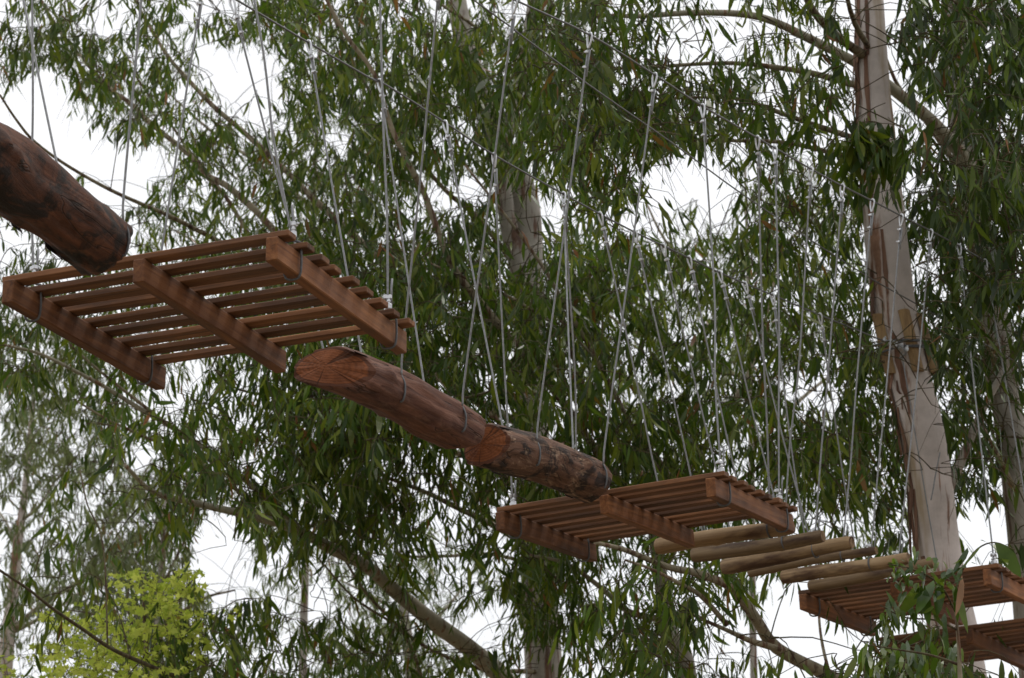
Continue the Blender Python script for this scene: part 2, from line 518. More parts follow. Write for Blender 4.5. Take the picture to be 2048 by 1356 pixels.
# ================================================================== TREES
# gaps between the crowns where the white sky shows: x, y, rx, ry, strength
GAPS = [(95, 215, 50, 75, 1), (175, 300, 75, 50, 1), (235, 375, 60, 38, 1), (65, 330, 45, 50, .8), (480, 140, 85, 48, 1), (500, 215, 60, 40, .8),
        (440, 15, 75, 24, .9), (185, 55, 35, 30, .6), (300, 322, 60, 30, .9), (685, 285, 32, 26, .8), (560, 240, 30, 40, .5), (885, 285, 28, 20, .8),
        (920, 388, 60, 26, .9), (640, 90, 18, 40, .6), (1098, 425, 42, 40, .9), (1375, 365, 95, 55, 1), (1290, 440, 60, 50, .7), (1440, 440, 60, 40, .5),
        (1430, 88, 130, 36, .85), (1565, 205, 40, 55, .7), (1255, 170, 36, 26, .8), (1665, 255, 26, 30, .8), (1600, 315, 40, 20, .5), (1480, 300, 40, 25, .4),
        (445, 1110, 60, 98, 1), (450, 1000, 40, 28, .5), (283, 906, 38, 22, .9), (350, 930, 30, 20, .5), (1590, 1265, 110, 75, .75), (1450, 1290, 60, 60, .6), (1700, 1300, 50, 50, .6),
        (1995, 1215, 75, 22, 1), (2000, 1325, 75, 35, .9), (1968, 1050, 52, 45, .95), (1660, 1045, 48, 26, .9), (1625, 785, 62, 42, .85), (1500, 780, 30, 26, .4),
        (1888, 225, 26, 48, .8), (1832, 375, 28, 34, .8), (1852, 528, 36, 34, .8), (1600, 470, 30, 34, .6), (960, 1270, 52, 48, .95), (1010, 1235, 35, 30, .6),
        (640, 1200, 32, 48, .9), (590, 1330, 45, 25, .6), (1030, 30, 36, 30, .7), (1225, 640, 36, 28, .6), (1270, 690, 26, 26, .5),
        (560, 1120, 22, 34, .5), (350, 810, 20, 30, .5), (1290, 1190, 40, 25, .35), (1200, 20, 25, 18, .5), (1700, 460, 20, 40, .4), (20, 205, 50, 45, .8), (1020, 545, 20, 22, .4), (420, 230, 22, 60, .3),
        (110, 1290, 30, 60, .35), (60, 990, 40, 30, .3), (210, 1000, 40, 20, .3), (1755, 70, 14, 60, .2)]
_G = np.array(GAPS, float)


def gapness(px, py):
    d = ((px[:, None] - _G[None, :, 0]) / _G[None, :, 2]) ** 2 + ((py[:, None] - _G[None, :, 1]) / _G[None, :, 3]) ** 2
    s = np.clip(1.35 - d, 0, 1) ** 0.5 * _G[None, :, 4]
    return s.max(1)


LEAF_T = np.array([0, .22, .22, .5, .5, .8, .8, 1.0])
LEAF_W = np.array([0, -.38, .38, -.5, .5, -.3, .3, 0])
LEAF_F = np.array([[0, 1, 2, 2], [1, 3, 4, 2], [3, 5, 6, 4], [5, 7, 6, 6]])


def unit(v):
    return v / (np.linalg.norm(v, axis=-1, keepdims=True) + 1e-9)


def leaves_mesh(name, base, d, nrm, L, Wd, curv, bend, mat, parent, lobed=False):
    """All leaves of one crown in one mesh (numpy)."""
    n = len(base)
    if n == 0:
        return None
    w = unit(np.cross(d, nrm)); nn = unit(np.cross(w, d))
    if lobed:
        ang = np.linspace(0, 2 * math.pi, 11)[:-1]
        rr = np.where(np.arange(10) % 2 == 0, 1.0, 0.5)
        T = np.concatenate([[0.5], 0.5 + 0.5 * rr * np.cos(ang)])
        Wp = np.concatenate([[0], 0.5 * rr * np.sin(ang)])
        V = base[:, None] + d[:, None] * (L[:, None] * T)[..., None] + w[:, None] * (L[:, None] * Wp)[..., None] \
            + nn[:, None] * (bend[:, None] * L[:, None] * (np.abs(Wp) * 1.2 + T * T * 0.5))[..., None]
        k = 11
        loops = np.concatenate([[0, 1 + i, 1 + (i + 1) % 10] for i in range(10)])
        sizes = np.full(10, 3)
    else:
        V = base[:, None] + d[:, None] * (L[:, None] * LEAF_T)[..., None] \
            + w[:, None] * (Wd[:, None] * LEAF_W + L[:, None] * curv[:, None] * LEAF_T * LEAF_T)[..., None] \
            + nn[:, None] * (bend[:, None] * L[:, None] * LEAF_T * LEAF_T + np.abs(LEAF_W) * Wd[:, None] * 0.35)[..., None]
        k = 8
        loops = np.array([0, 1, 2, 1, 3, 4, 2, 3, 5, 6, 4, 5, 7, 6])
        sizes = np.array([3, 4, 4, 3])
    me = bpy.data.meshes.new(name)
    V = V.reshape(-1, 3)
    me.vertices.add(len(V)); me.vertices.foreach_set('co', V.astype(np.float32).ravel())
    LI = (loops[None, :] + (np.arange(n) * k)[:, None]).ravel()
    SZ = np.tile(sizes, n)
    me.loops.add(len(LI)); me.loops.foreach_set('vertex_index', LI.astype(np.int32))
    me.polygons.add(len(SZ))
    me.polygons.foreach_set('loop_start', np.concatenate([[0], np.cumsum(SZ)[:-1]]).astype(np.int32))
    me.polygons.foreach_set('loop_total', SZ.astype(np.int32))
    me.update(calc_edges=True)
    me.validate()
    me.materials.append(mat)
    o = bpy.data.objects.new(name, me)
    COL.objects.link(o)
    if parent:
        o.parent = parent
    return o


_leaf_proto = {}


def leaf_object(mat, base, d, nrm, L, Wd, curv, bend, parent):
    """One leaf as its own part; alike leaves share one of six blades."""
    key = (mat.name, int(abs(curv) * 1000) % 6)
    if key not in _leaf_proto:
        c = (key[1] - 2.5) * 0.07
        T = LEAF_T; V = np.stack([LEAF_W * 0.19 + c * T * T, T, 0.12 * (key[1] % 3 - 1) * T * T + np.abs(LEAF_W) * 0.07], 1)
        me = bpy.data.meshes.new('leaf')
        me.from_pydata([tuple(v) for v in V], [], [(0, 1, 2), (1, 3, 4, 2), (3, 5, 6, 4), (5, 7, 6)])
        me.materials.append(mat); _leaf_proto[key] = me
    o = bpy.data.objects.new('leaf', _leaf_proto[key])
    w = unit(np.cross(d, nrm)); nn = unit(np.cross(w, d))
    M = Matrix(((w[0], d[0], nn[0], base[0]), (w[1], d[1], nn[1], base[1]), (w[2], d[2], nn[2], base[2]), (0, 0, 0, 1)))
    M = M @ Matrix.Diagonal((Wd / 0.19, L, L, 1))
    COL.objects.link(o)
    o.parent = parent
    o.matrix_parent_inverse = Matrix.Translation(-parent.location)
    o.matrix_basis = M
    return o


DENS = 0.7


class Tree:
    def __init__(self, base, label, bark, branch_mat, leaf, name='eucalyptus_tree', cat='tree', group=None):
        self.root = empty(name, base, label, cat, group)
        self.base = np.array(base, float)
        self.bark, self.bmat, self.leaf = bark, branch_mat, leaf
        self.nodes = []
        self.dens = DENS
        self.anchor = []            # starts of sprays
        self.lb, self.ld, self.ln, self.lL, self.lW, self.lc, self.lbd = [], [], [], [], [], [], []

    def tube_part(self, name, pts, rad, mat, seg=10, wob=0.08, n=5):
        R = np.concatenate([np.asarray(pts, float), np.asarray(rad, float)[:, None]], 1)
        S = smooth_path(R, n)
        V, Fc = tube(S[:, :3] - self.base, np.maximum(S[:, 3], .002), seg, wob=wob, seed=random.random() * 50)
        o = mesh_obj(name, V, Fc, mat, self.root, smooth=True)
        self.nodes.extend(S[::2, :3])
        return o, S

    def trunk(self, px, Y, name='trunk', extra_up=None, seg=20):
        """px: list of (x, y, width in pixels) from top to bottom; continued straight to the ground."""
        pts = [at_y(x, y, Y if np.isscalar(Y) else Y[i]) for i, (x, y, w) in enumerate(px)]
        rad = [w / 2 * (p[1]) / F for (x, y, w), p in zip(px, pts)]
        b = self.base
        z = pts[-1][2]
        p, r = pts[-1].copy(), rad[-1]
        for k in (0.66, 0.33, 0.05, -0.02):
            f = 1 - k
            pts.append(np.array([p[0] * (1 - f) + b[0] * f, p[1] * (1 - f) + b[1] * f, z * k])); rad.append(r * (1 + 0.35 * f ** 3))
        return self.tube_part(name, pts, rad, self.bark, seg, 0.05, 6)

    def limb(self, px, Y0, Y1, w0, w1, mat=None, name='limb', seg=8):
        """px from the root of the limb to its tip."""
        n = len(px)
        pts, rad = [], []
        for i, (x, y) in enumerate(px):
            t = i / (n - 1)
            Y = Y0 + (Y1 - Y0) * t
            pts.append(at_y(x, y, Y)); rad.append((w0 + (w1 - w0) * t) / 2 * Y / F)
        return self.tube_part(name, pts, rad, mat or self.bmat, seg, 0.12, 4)

    def foliage(self, box, Y, n_clusters, per=(6, 11), leaf_len=(0.11, 0.19), spread=0.55, use_gap=1.0, noise_cut=0.0,
                leaves=(10, 16), droop=1.0, margin_keep=0.35, spray_len=(0.35, 0.75), wide=0.165, box_gap=None):
        x0, y0, x1, y1 = box
        spread *= 0.82
        n_clusters = max(2, round(n_clusters * (1.0 if self.leaf in (M_LEAF_FAR, M_LEAF_HAZED) else self.dens)))
        made, tries = 0, 0
        while made < n_clusters and tries < n_clusters * 12:
            tries += 1
            px, py = random.uniform(x0, x1), random.uniform(y0, y1)
            inside = -40 < px < 2090 and -40 < py < 1400
            if not inside and random.random() > margin_keep:
                made += 1
                continue
            if use_gap and random.random() < use_gap * gapness(np.array([px]), np.array([py]))[0] * 1.1:
                continue
            if noise_cut and 0.5 + 0.9 * mnoise.noise((px / 170.0, py / 170.0, Y[0])) < noise_cut:
                continue
            yy = random.uniform(*Y)
            c = at_y(px, py, yy)
            made += 1
            for k in range(random.randint(*per)):
                s = c + np.array([random.gauss(0, spread), random.gauss(0, spread), random.gauss(0, spread * 0.8)])
                self.spray(s, leaf_len, leaves, spray_len, droop, wide)

    def spray(self, s, leaf_len, leaves, spray_len, droop, wide):
        az = random.uniform(0, 2 * math.pi)
        L = random.uniform(*spray_len)
        out = np.array([math.cos(az), math.sin(az), 0.25])
        n = random.randint(*leaves)
        self_scale = random.choice((0.75, 0.9, 1.0, 1.0, 1.1, 1.2))
        t = (np.arange(n) + rng.random(n) * 0.6) / n
        # the twig bows out and hangs down
        P = s + out * (L * 0.75 * t)[:, None] + np.array([0, 0, -1.0]) * (droop * L * 0.85 * t ** 1.8)[:, None]
        tip = s + out * L * 0.75 - np.array([0, 0, droop * L * 0.85])
        mid = s + out * L * 0.4 - np.array([0, 0, droop * L * 0.2])
        if self.leaf is not M_LEAF_LIME:
            q = proj(np.stack([mid, (mid + tip) / 2]))
            if random.random() < gapness(q[:, 0], q[:, 1]).mean() * 1.05 - 0.1 or in_front_of_trunks(q[:, 0], q[:, 1], P[:2, 1], False).any():
                return
        self.anchor.append((s, mid, tip))
        side = np.where(np.arange(n) % 2 == 0, 1.0, -1.0)
        perp = np.array([-out[1], out[0], 0])
        lean = rng.normal(0, 0.2, 3)
        d = np.array([0, 0, -1.0]) * (0.95 * droop + 0.05) + out * 0.2 + lean + perp * (side * 0.3)[:, None] + rng.normal(0, 0.15, (n, 3))
        d = unit(d)
        nr = unit(rng.normal(0, 1, (n, 3)) + np.array([0, 0, 0.2]))
        Ln = rng.uniform(leaf_len[0], leaf_len[1], n) * (1 - 0.35 * t) * np.clip(rng.lognormal(0, 0.25, n), 0.5, 1.5) * self_scale
        self.lb.append(P); self.ld.append(d); self.ln.append(nr); self.lL.append(Ln)
        self.lW.append(Ln * rng.uniform(wide * 0.75, wide * 1.25, n)); self.lc.append(rng.uniform(0.0, 0.3, n) * random.choice((-1, 1))); self.lbd.append(rng.uniform(-0.2, 0.2, n))

    def finish(self, n_single=0, gap_leaf=1.0, lobed=False, twig_r=0.004, twig_mat=None):
        if not self.lb:
            return
        sid = np.concatenate([np.full(len(a), k) for k, a in enumerate(self.lb)])
        B, D, Nn, L, Wd, C, Bd = (np.concatenate(a) for a in (self.lb, self.ld, self.ln, self.lL, self.lW, self.lc, self.lbd))
        mp = proj(B + D * L[:, None] * 0.5)
        keep = rng.random(len(B)) > gap_leaf * np.clip(gapness(mp[:, 0], mp[:, 1]) * 1.15 - 0.12, 0, 0.97)
        keep &= ~in_front_of_trunks(mp[:, 0], mp[:, 1], B[:, 1])
        left = np.bincount(sid, keep, len(self.lb)) / np.bincount(sid, None, len(self.lb))
        keep &= left[sid] > 0.4
        self.anchor = [a for a, f in zip(self.anchor, left) if f > 0.4]
        B, D, Nn, L, Wd, C, Bd, mp = (a[keep] for a in (B, D, Nn, L, Wd, C, Bd, mp))
        # twigs: every spray hangs from the nearest limb or the nearest earlier spray
        nodes = np.array(self.nodes)
        A = np.array([a[0] for a in self.anchor])
        d0 = np.array([np.min(((nodes - a) ** 2).sum(1)) for a in A])
        ctrl = []
        pool = np.zeros((len(nodes) + len(A), 3)); pool[:len(nodes)] = nodes; m = len(nodes)
        for i in np.argsort(d0):
            s, mid, tip = self.anchor[i]
            q = pool[:m]
            # prefer joints that lie lower than the spray: branches rise, then hang
            dd = ((q - s) ** 2).sum(1) + 0.6 * np.maximum(q[:, 2] - s[2], 0) ** 2
            j = q[np.argmin(dd)]
            pool[m] = s; m += 1
            ln = np.linalg.norm(j - s)
            bow = (j + s) / 2 + np.array([0, 0, 0.08 * ln]) + rng.normal(0, 0.03 * ln + 0.004, 3)
            ctrl.append((j, bow, s, mid, tip))
        # all twigs at once: Catmull-Rom through the five points, three-sided tubes
        K = np.array(ctrl)
        Q = np.concatenate([2 * K[:, :1] - K[:, 1:2], K, 2 * K[:, -1:] - K[:, -2:-1]], 1)
        path = []
        for a in range(1, 5):
            p0, p1, p2, p3 = Q[:, a - 1], Q[:, a], Q[:, a + 1], Q[:, a + 2]
            for t in (0.0, 0.5):
                path.append(0.5 * (2 * p1 + (p2 - p0) * t + (2 * p0 - 5 * p1 + 4 * p2 - p3) * t * t + (3 * p1 - p0 - 3 * p2 + p3) * t ** 3))
        path.append(K[:, -1])
        path = np.stack(path, 1)                                    # (m, 9, 3)
        tg = unit(np.gradient(path, axis=1))
        u = unit(np.cross(tg, np.array([0.31, 0.83, 0.46])))
        v = np.cross(tg, u)
        r = np.linspace(twig_r * 1.8, twig_r * 0.45, 9)[None, :, None]
        ringv = np.stack([path + r * (math.cos(a) * u + math.sin(a) * v) for a in (0, 2.094, 4.189)], 2) - self.base   # (m, 9, 3, 3)
        m_, n_ = ringv.shape[:2]
        idx = (np.arange(m_)[:, None, None] * n_ + np.arange(n_ - 1)[None, :, None]) * 3 + np.arange(3)
        nxt = (np.arange(m_)[:, None, None] * n_ + np.arange(n_ - 1)[None, :, None]) * 3 + (np.arange(3) + 1) % 3
        quads = np.stack([idx, nxt, nxt + 3, idx + 3], -1).reshape(-1, 4)
        me = bpy.data.meshes.new('twigs')
        VV = ringv.reshape(-1, 3)
        me.vertices.add(len(VV)); me.vertices.foreach_set('co', VV.astype(np.float32).ravel())
        me.loops.add(quads.size); me.loops.foreach_set('vertex_index', quads.astype(np.int32).ravel())
        me.polygons.add(len(quads))
        me.polygons.foreach_set('loop_start', (np.arange(len(quads)) * 4).astype(np.int32))
        me.polygons.foreach_set('loop_total', np.full(len(quads), 4, np.int32))
        me.update(calc_edges=True)
        me.materials.append(twig_mat or M_TWIG)
        tw = bpy.data.objects.new('twigs', me)
        COL.objects.link(tw); tw.parent = self.root
        tag(tw, kind='stuff')
        # the leaves that show largest are parts of their own
        if n_single:
            vis = (mp[:, 0] > 5) & (mp[:, 0] < 2043) & (mp[:, 1] > 5) & (mp[:, 1] < 1350)
            size = np.where(vis, L / B[:, 1], 0)
            idx = np.argsort(-size)[:n_single]
            for i in idx:
                leaf_object(self.leaf, B[i], D[i], Nn[i], L[i], Wd[i], C[i], Bd[i], self.root)
            kp = np.ones(len(B), bool); kp[idx] = False
            B, D, Nn, L, Wd, C, Bd = (a[kp] for a in (B, D, Nn, L, Wd, C, Bd))
        tag(leaves_mesh('crown', B - self.base, D, Nn, L, Wd, C, Bd, self.leaf, self.root, lobed), kind='stuff')
        print('leaves', self.root.name, len(B))


BOUGHS = [([(1785, 182), (1870, 250), (1935, 318)], 26, 17.2, .8), ([(1380, 28), (1520, 36), (1620, 78), (1700, 120)], 14, 16.2, .6),
          ([(1191, 900), (1045, 707), (965, 610), (921, 557), (890, 499), (846, 380), (784, 258), (748, 148)], 13, 17.6, .55),
          ([(1322, 927), (1204, 738), (1125, 601), (1036, 464)], 11, 18.0, .5), ([(553, 465), (450, 369), (380, 310), (265, 210), (162, 114)], 13, 22.6, .6),
          ([(439, 483), (295, 413), (136, 332), (70, 284)], 12, 18.0, .7), ([(560, 330), (424, 210), (332, 107)], 10, 22.8, .5),
          ([(1006, 1356), (861, 1240), (732, 1132), (600, 1062), (410, 1011), (308, 984)], 15, 18.5, .3), ([(1027, 1074), (923, 1020), (782, 958)], 11, 19.0, .6),
          ([(284, 820), (154, 744), (79, 707)], 11, 17.5, .6), ([(1665, 1356), (1512, 1238), (1399, 1148), (1250, 1100)], 18, 14.6, .8), ([(1990, 640), (2020, 860), (2046, 1060)], 32, 17.3, .75), ([(1500, 205), (1330, 197)], 9, 15.2, .5), ([(1575, 138), (1300, 134)], 10, 15.4, .5)]


def in_front_of_trunks(px, py, Y, boughs=True):
    """The boughs leave these stems free: no leaves hang directly before them."""
    cx = np.interp(py, [-100, 0, 200, 516, 640, 911, 1118, 1356], [1730, 1742, 1752, 1778, 1794, 1854, 1878, 1925])
    a = (np.abs(px - cx) < 48) & (Y < 16.2) & (py < 1235) & ~((py > 225) & (py < 405)) & (rng.random(len(px)) < 0.97)
    b = (np.abs(px - 1045) < 46) & (py > 330) & (py < 560) & (Y < 21) & (rng.random(len(px)) < 0.93 - np.clip((py - 450) / 140, 0, .7) - np.clip((410 - py) / 110, 0, .6))
    c = (np.abs(px - 1085) < 42) & (py > 1290) & (Y < 21) & (rng.random(len(px)) < 0.8)
    z = np.zeros(len(px), bool)
    if not boughs:
        return a | b | c
    for pts, half, yb, prob in BOUGHS:
        p = np.array(pts, float)
        for (x0, y0), (x1, y1) in zip(p[:-1], p[1:]):
            dx, dy = x1 - x0, y1 - y0
            t = np.clip(((px - x0) * dx + (py - y0) * dy) / (dx * dx + dy * dy), 0, 1)
            z |= (np.hypot(px - x0 - t * dx, py - y0 - t * dy) < half) & (Y < yb)  & (rng.random(len(px)) < prob)
    return a | b | c | z


def ground_below(x, y, Y):
    p = at_y(x, y, Y)
    return np.array([p[0], Y, 0.0])


# ---- the pale gum in the course (right), the ropes are tied to it
T1 = Tree(ground_below(1975, 1356, 16.0), 'pale smooth trunked gum tree with wire wrapped round padding blocks', M_BARK, M_BARK3, M_LEAF_MID)
trunk1, TS1 = T1.trunk([(1700, -420, 44), (1727, -120, 56), (1738, 0, 62), (1748, 200, 76), (1776, 516, 92), (1792, 640, 92), (1852, 911, 93), (1877, 1118, 94), (1925, 1356, 98)], 16.0, seg=28)
T1.limb([(1866, 1030), (1900, 975), (1935, 890), (1968, 815), (2008, 741), (2060, 640), (2090, 540)], 16.0, 15.8, 22, 9, M_BARK2)
T1.limb([(1752, 330), (1640, 300), (1560, 284), (1440, 281), (1330, 279), (1240, 262)], 16.0, 15.0, 13, 4)
T1.limb([(1750, 290), (1600, 240), (1510, 207), (1450, 195), (1330, 197), (1180, 202)], 16.0, 15.2, 14, 4)
T1.limb([(1745, 180), (1640, 150), (1575, 138), (1460, 126), (1300, 134), (1180, 138), (1060, 120)], 16.0, 15.6, 16, 4)
T1.limb([(1742, 120), (1660, 60), (1610, -10), (1580, -140)], 16.0, 14.6, 22, 12)
T1.limb([(1740, 100), (1700, 20), (1670, -150)], 16.0, 14.2, 14, 8)
low, _ = T1.limb([(1950, 1530), (1800, 1430), (1665, 1356), (1555, 1297), (1512, 1238), (1464, 1177), (1399, 1148), (1336, 1134), (1250, 1100), (1190, 1085)], 16.0, 13.6, 34, 8)
T1.limb([(1560, 1299), (1500, 1281), (1453, 1260), (1384, 1230)], 14.25, 14.0, 16, 6)
T1.limb([(1455, 1250), (1402, 1192), (1358, 1166), (1300, 1137), (1250, 1120)], 14.1, 13.7, 11, 5)
T1.limb([(1660, 1352), (1645, 1290), (1638, 1230), (1640, 1150)], 14.4, 14.9, 8, 4)
T1.foliage((1180, -60, 1720, 130), (13.8, 16.2), 15, use_gap=1.0)
T1.foliage((1160, 120, 1700, 330), (13.8, 16.5), 50, use_gap=1.0, spread=0.3)
T1.foliage((1120, 40, 1290, 340), (13.8, 15.5), 26, spread=0.3)
T1.foliage((1640, 250, 1770, 330), (13.3, 13.9), 4, per=(6, 9), spread=0.1, leaf_len=(0.14, 0.2), spray_len=(.2, .4), wide=0.28)
T1.foliage((1640, -30, 1710, 30), (13.4, 14.0), 3, per=(5, 8), spread=0.14, leaf_len=(0.13, 0.2))
T1.foliage((1230, 1120, 1760, 1420), (13.4, 15.2), 32, per=(4, 7), spread=0.25, spray_len=(.3, .6))
T1.foliage((1690, 1290, 1940, 1430), (11.8, 12.8), 26, use_gap=0.3, per=(4, 7), spread=0.1, wide=0.22)
T1.foliage((1560, 380, 1770, 1000), (14.6, 17.5), 50, spread=0.3)
T1.foliage((1100, -420, 2100, -60), (13.5, 17.0), 40, margin_keep=1.0)

# ---- the tree at the right edge
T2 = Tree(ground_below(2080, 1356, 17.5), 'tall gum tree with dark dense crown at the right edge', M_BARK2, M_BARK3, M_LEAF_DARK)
T2.trunk([(1880, -400, 40), (1905, 0, 50), (1918, 200, 55), (1945, 400, 58), (1990, 640, 60), (2020, 860, 62), (2046, 1060, 66), (2075, 1356, 72)], 17.5)
T2.limb([(1955, 440), (1935, 330), (1870, 250), (1800, 190), (1720, 130), (1620, 78), (1520, 34), (1400, 25), (1280, 32), (1180, 30)], 17.5, 16.0, 36, 8, M_BARKP)
T2.limb([(1945, 380), (1850, 240), (1790, 160), (1740, 20)], 17.5, 17.0, 14, 5)
T2.limb([(1990, 620), (2020, 500), (2070, 380), (2140, 260)], 17.5, 15.5, 26, 10)
T2.limb([(2010, 780), (1960, 640), (1950, 520), (1930, 420)], 17.5, 15.0, 14, 6)
T2.limb([(1925, 230), (1985, 120), (2050, 40), (2120, -80)], 17.5, 14.0, 22, 8)
T2.limb([(2040, 1000), (1990, 900), (1960, 840)], 17.5, 16.5, 12, 5)
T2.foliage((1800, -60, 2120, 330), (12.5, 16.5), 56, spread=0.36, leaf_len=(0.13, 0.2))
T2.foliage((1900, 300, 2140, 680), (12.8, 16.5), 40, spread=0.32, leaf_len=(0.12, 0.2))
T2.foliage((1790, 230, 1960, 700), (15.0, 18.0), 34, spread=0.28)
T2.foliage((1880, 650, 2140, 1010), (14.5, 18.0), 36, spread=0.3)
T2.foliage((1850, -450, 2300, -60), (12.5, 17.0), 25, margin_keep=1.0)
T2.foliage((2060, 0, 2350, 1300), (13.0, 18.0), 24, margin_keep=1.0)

# ---- the middle gum with a double stem, its limbs reach far to the left
T3 = Tree(ground_below(1100, 1356, 21.0), 'grey gum tree with forked trunk behind the log and cables', M_BARK2, M_BARK3, M_LEAF_MID)
T3.trunk([(870, -300, 36), (900, -100, 42), (917, 22, 44), (950, 160, 48), (1000, 290, 54), (1048, 400, 64), (1056, 560, 66), (1062, 800, 68), (1075, 1100, 72), (1088, 1356, 76)], 21.0)
T3.limb([(1062, 640), (1028, 500), (1010, 400), (1005, 320), (1030, 200), (1060, 60), (1080, -150)], 20.9, 20.6, 42, 24, M_BARK2, name='second_stem', seg=12)
T3.limb([(1095, 1480), (1040, 1400), (1006, 1356), (936, 1294), (861, 1240), (790, 1182), (732, 1132), (658, 1095), (600, 1062), (525, 1037), (410, 1011), (308, 984), (250, 930)], 21.0, 16.3, 46, 8, M_BARKP, seg=10)
T3.limb([(1090, 1345), (1040, 1342), (969, 1340), (861, 1299), (790, 1249), (707, 1195), (640, 1120)], 21.0, 19.0, 11, 4)
T3.limb([(850, 1400), (838, 1340), (806, 1266), (735, 1190), (690, 1120)], 20.0, 18.6, 10, 5)
T3.limb([(1075, 1110), (1027, 1074), (985, 1050), (923, 1020), (857, 987), (782, 958), (700, 925)], 21.0, 17.5, 17, 6)
T3.limb([(1072, 1130), (980, 1108), (900, 1112), (800, 1113), (730, 1104)], 21.0, 19.5, 9, 4, M_BARKP)
T3.limb([(1068, 980), (900, 900), (760, 860), (660, 830), (581, 799), (478, 779), (431, 741)], 21.0, 17.5, 14, 4)
T3.limb([(620, 1075), (520, 985), (400, 890), (284, 820), (212, 775), (154, 744), (79, 707), (10, 690)], 18.3, 17.0, 14, 6, M_BARKP)
T3.limb([(560, 1040), (430, 950), (350, 900), (284, 871), (212, 837), (150, 800)], 18.0, 17.2, 10, 4)
T3.limb([(430, 930), (350, 860), (284, 809), (198, 741), (140, 690)], 18.0, 17.4, 10, 5)
T3.limb([(1064, 860), (900, 770), (740, 640), (600, 520), (553, 465), (498, 409), (450, 369), (413, 350), (380, 310), (306, 251), (265, 210), (221, 177), (162, 114), (110, 48), (60, -40)], 21.0, 23.0, 20, 7)
T3.limb([(620, 640), (540, 540), (495, 465), (450, 391), (413, 354)], 21.6, 22.2, 10, 9)
T3.limb([(1062, 760), (900, 640), (740, 500), (630, 400), (560, 330), (480, 258), (424, 210), (369, 151), (332, 107), (280, 18), (250, -60)], 21.0, 23.5, 18, 6)
T3.limb([(380, 312), (354, 266), (306, 203), (270, 150)], 22.6, 22.4, 7, 4)
T3.limb([(1064, 900), (800, 680), (600, 560), (439, 483), (354, 439), (295, 413), (221, 380), (136, 332), (70, 284), (33, 240), (0, 190)], 21.0, 17.5, 13, 5, M_BARK3)
T3.limb([(1050, 560), (960, 440), (890, 380), (800, 270), (720, 150), (660, 20)], 21.0, 20.0, 12, 6)
T3.limb([(1000, 330), (1061, 258), (1109, 199), (1150, 130)], 20.9, 20.0, 9, 5)
T3.limb([(1240, 210), (1130, 158), (1028, 92), (969, 66), (932, 40), (880, 7), (830, -40)], 20.0, 19.0, 8, 6)
T3.limb([(1095, 1700), (1020, 1690), (930, 1655), (830, 1605), (730, 1550), (640, 1500), (540, 1450), (440, 1400), (358, 1356), (298, 1331), (224, 1298), (168, 1260), (104, 1216), (56, 1178), (0, 1141), (-60, 1100)], 21.0, 12.6, 15, 5, M_TWIG)
T3.limb([(215, 1290), (211, 1149), (201, 1066), (175, 1010), (160, 940)], 14.2, 14.6, 4, 3, M_TWIG)
T3.dens = 0.58
# crown, from the upper left to the lower right
T3.foliage((100, -40, 700, 330), (19.0, 24.0), 88, spread=0.36, noise_cut=0.3, leaf_len=(0.12, 0.19))
T3.foliage((180, 300, 760, 560), (19.0, 24.0), 52, spread=0.35, noise_cut=0.25, leaf_len=(0.12, 0.19))
T3.foliage((-60, -40, 160, 150), (20.0, 24.0), 24, spread=0.40)
T3.foliage((-60, 180, 60, 700), (19.0, 23.0), 8, spread=0.35)
T3.foliage((600, -40, 1150, 330), (17.5, 21.5), 104, spread=0.36, leaf_len=(0.13, 0.2))
T3.foliage((620, 330, 1200, 640), (18.0, 22.5), 82, spread=0.36, noise_cut=0.2, leaf_len=(0.13, 0.2))
T3.foliage((-40, 540, 560, 780), (16.8, 20.0), 38, spread=0.40)
T3.foliage((290, 740, 780, 1040), (16.2, 18.5), 76, spread=0.33, leaf_len=(0.13, 0.2))
T3.foliage((480, 960, 1200, 1400), (16.8, 20.5), 74, spread=0.36, leaf_len=(0.12, 0.19), noise_cut=0.2)
T3.foliage((1000, 1060, 1190, 1290), (17.5, 20.0), 16, spread=0.22, leaf_len=(0.13, 0.2))
T3.foliage((600, 60, 1150, 480), (17.0, 20.0), 16, spread=0.3, leaf_len=(0.13, 0.2))
T3.foliage((330, 1200, 640, 1420), (15.8, 18.0), 14, spread=0.30, leaf_len=(0.12, 0.19))
T3.foliage((60, 1040, 240, 1200), (14.5, 16.0), 4, spread=0.2, per=(4, 7))
T3.foliage((-350, -500, 1100, -60), (18.0, 24.0), 46, margin_keep=1.0)
T3.foliage((-400, 0, -40, 800), (17.0, 23.0), 20, margin_keep=1.0)
T3.foliage((100, 1400, 1200, 1750), (16.0, 20.0), 26, margin_keep=1.0)

# ---- the gum whose dark boughs rise behind the two logs
T4 = Tree(ground_below(1400, 1356, 18.6), 'slender gum tree with long diagonal boughs behind the second platform', M_BARK2, M_BARK3, M_LEAF_MID)
T4.trunk([(1300, 1010, 24), (1312, 1080, 28), (1322, 1160, 30), (1340, 1265, 36), (1374, 1356, 42)], 18.6, seg=14)
T4.limb([(1310, 1070), (1260, 990), (1191, 900), (1120, 796), (1045, 707), (965, 610), (921, 557), (890, 499), (846, 380), (829, 350), (784, 258), (748, 148), (692, 70), (640, -30), (600, -140)], 18.6, 17.2, 22, 7)
T4.limb([(1318, 1080), (1340, 980), (1322, 927), (1265, 854), (1204, 738), (1169, 676), (1125, 601), (1089, 539), (1036, 464), (988, 402), (930, 330)], 18.6, 17.6, 15, 5, M_BARK3)
T4.limb([(1170, 870), (1138, 690), (1054, 614), (965, 570), (877, 534), (800, 500)], 18.2, 17.6, 9, 4)
T4.limb([(1330, 960), (1284, 884), (1231, 795), (1195, 725), (1120, 640)], 18.4, 18.0, 10, 5)
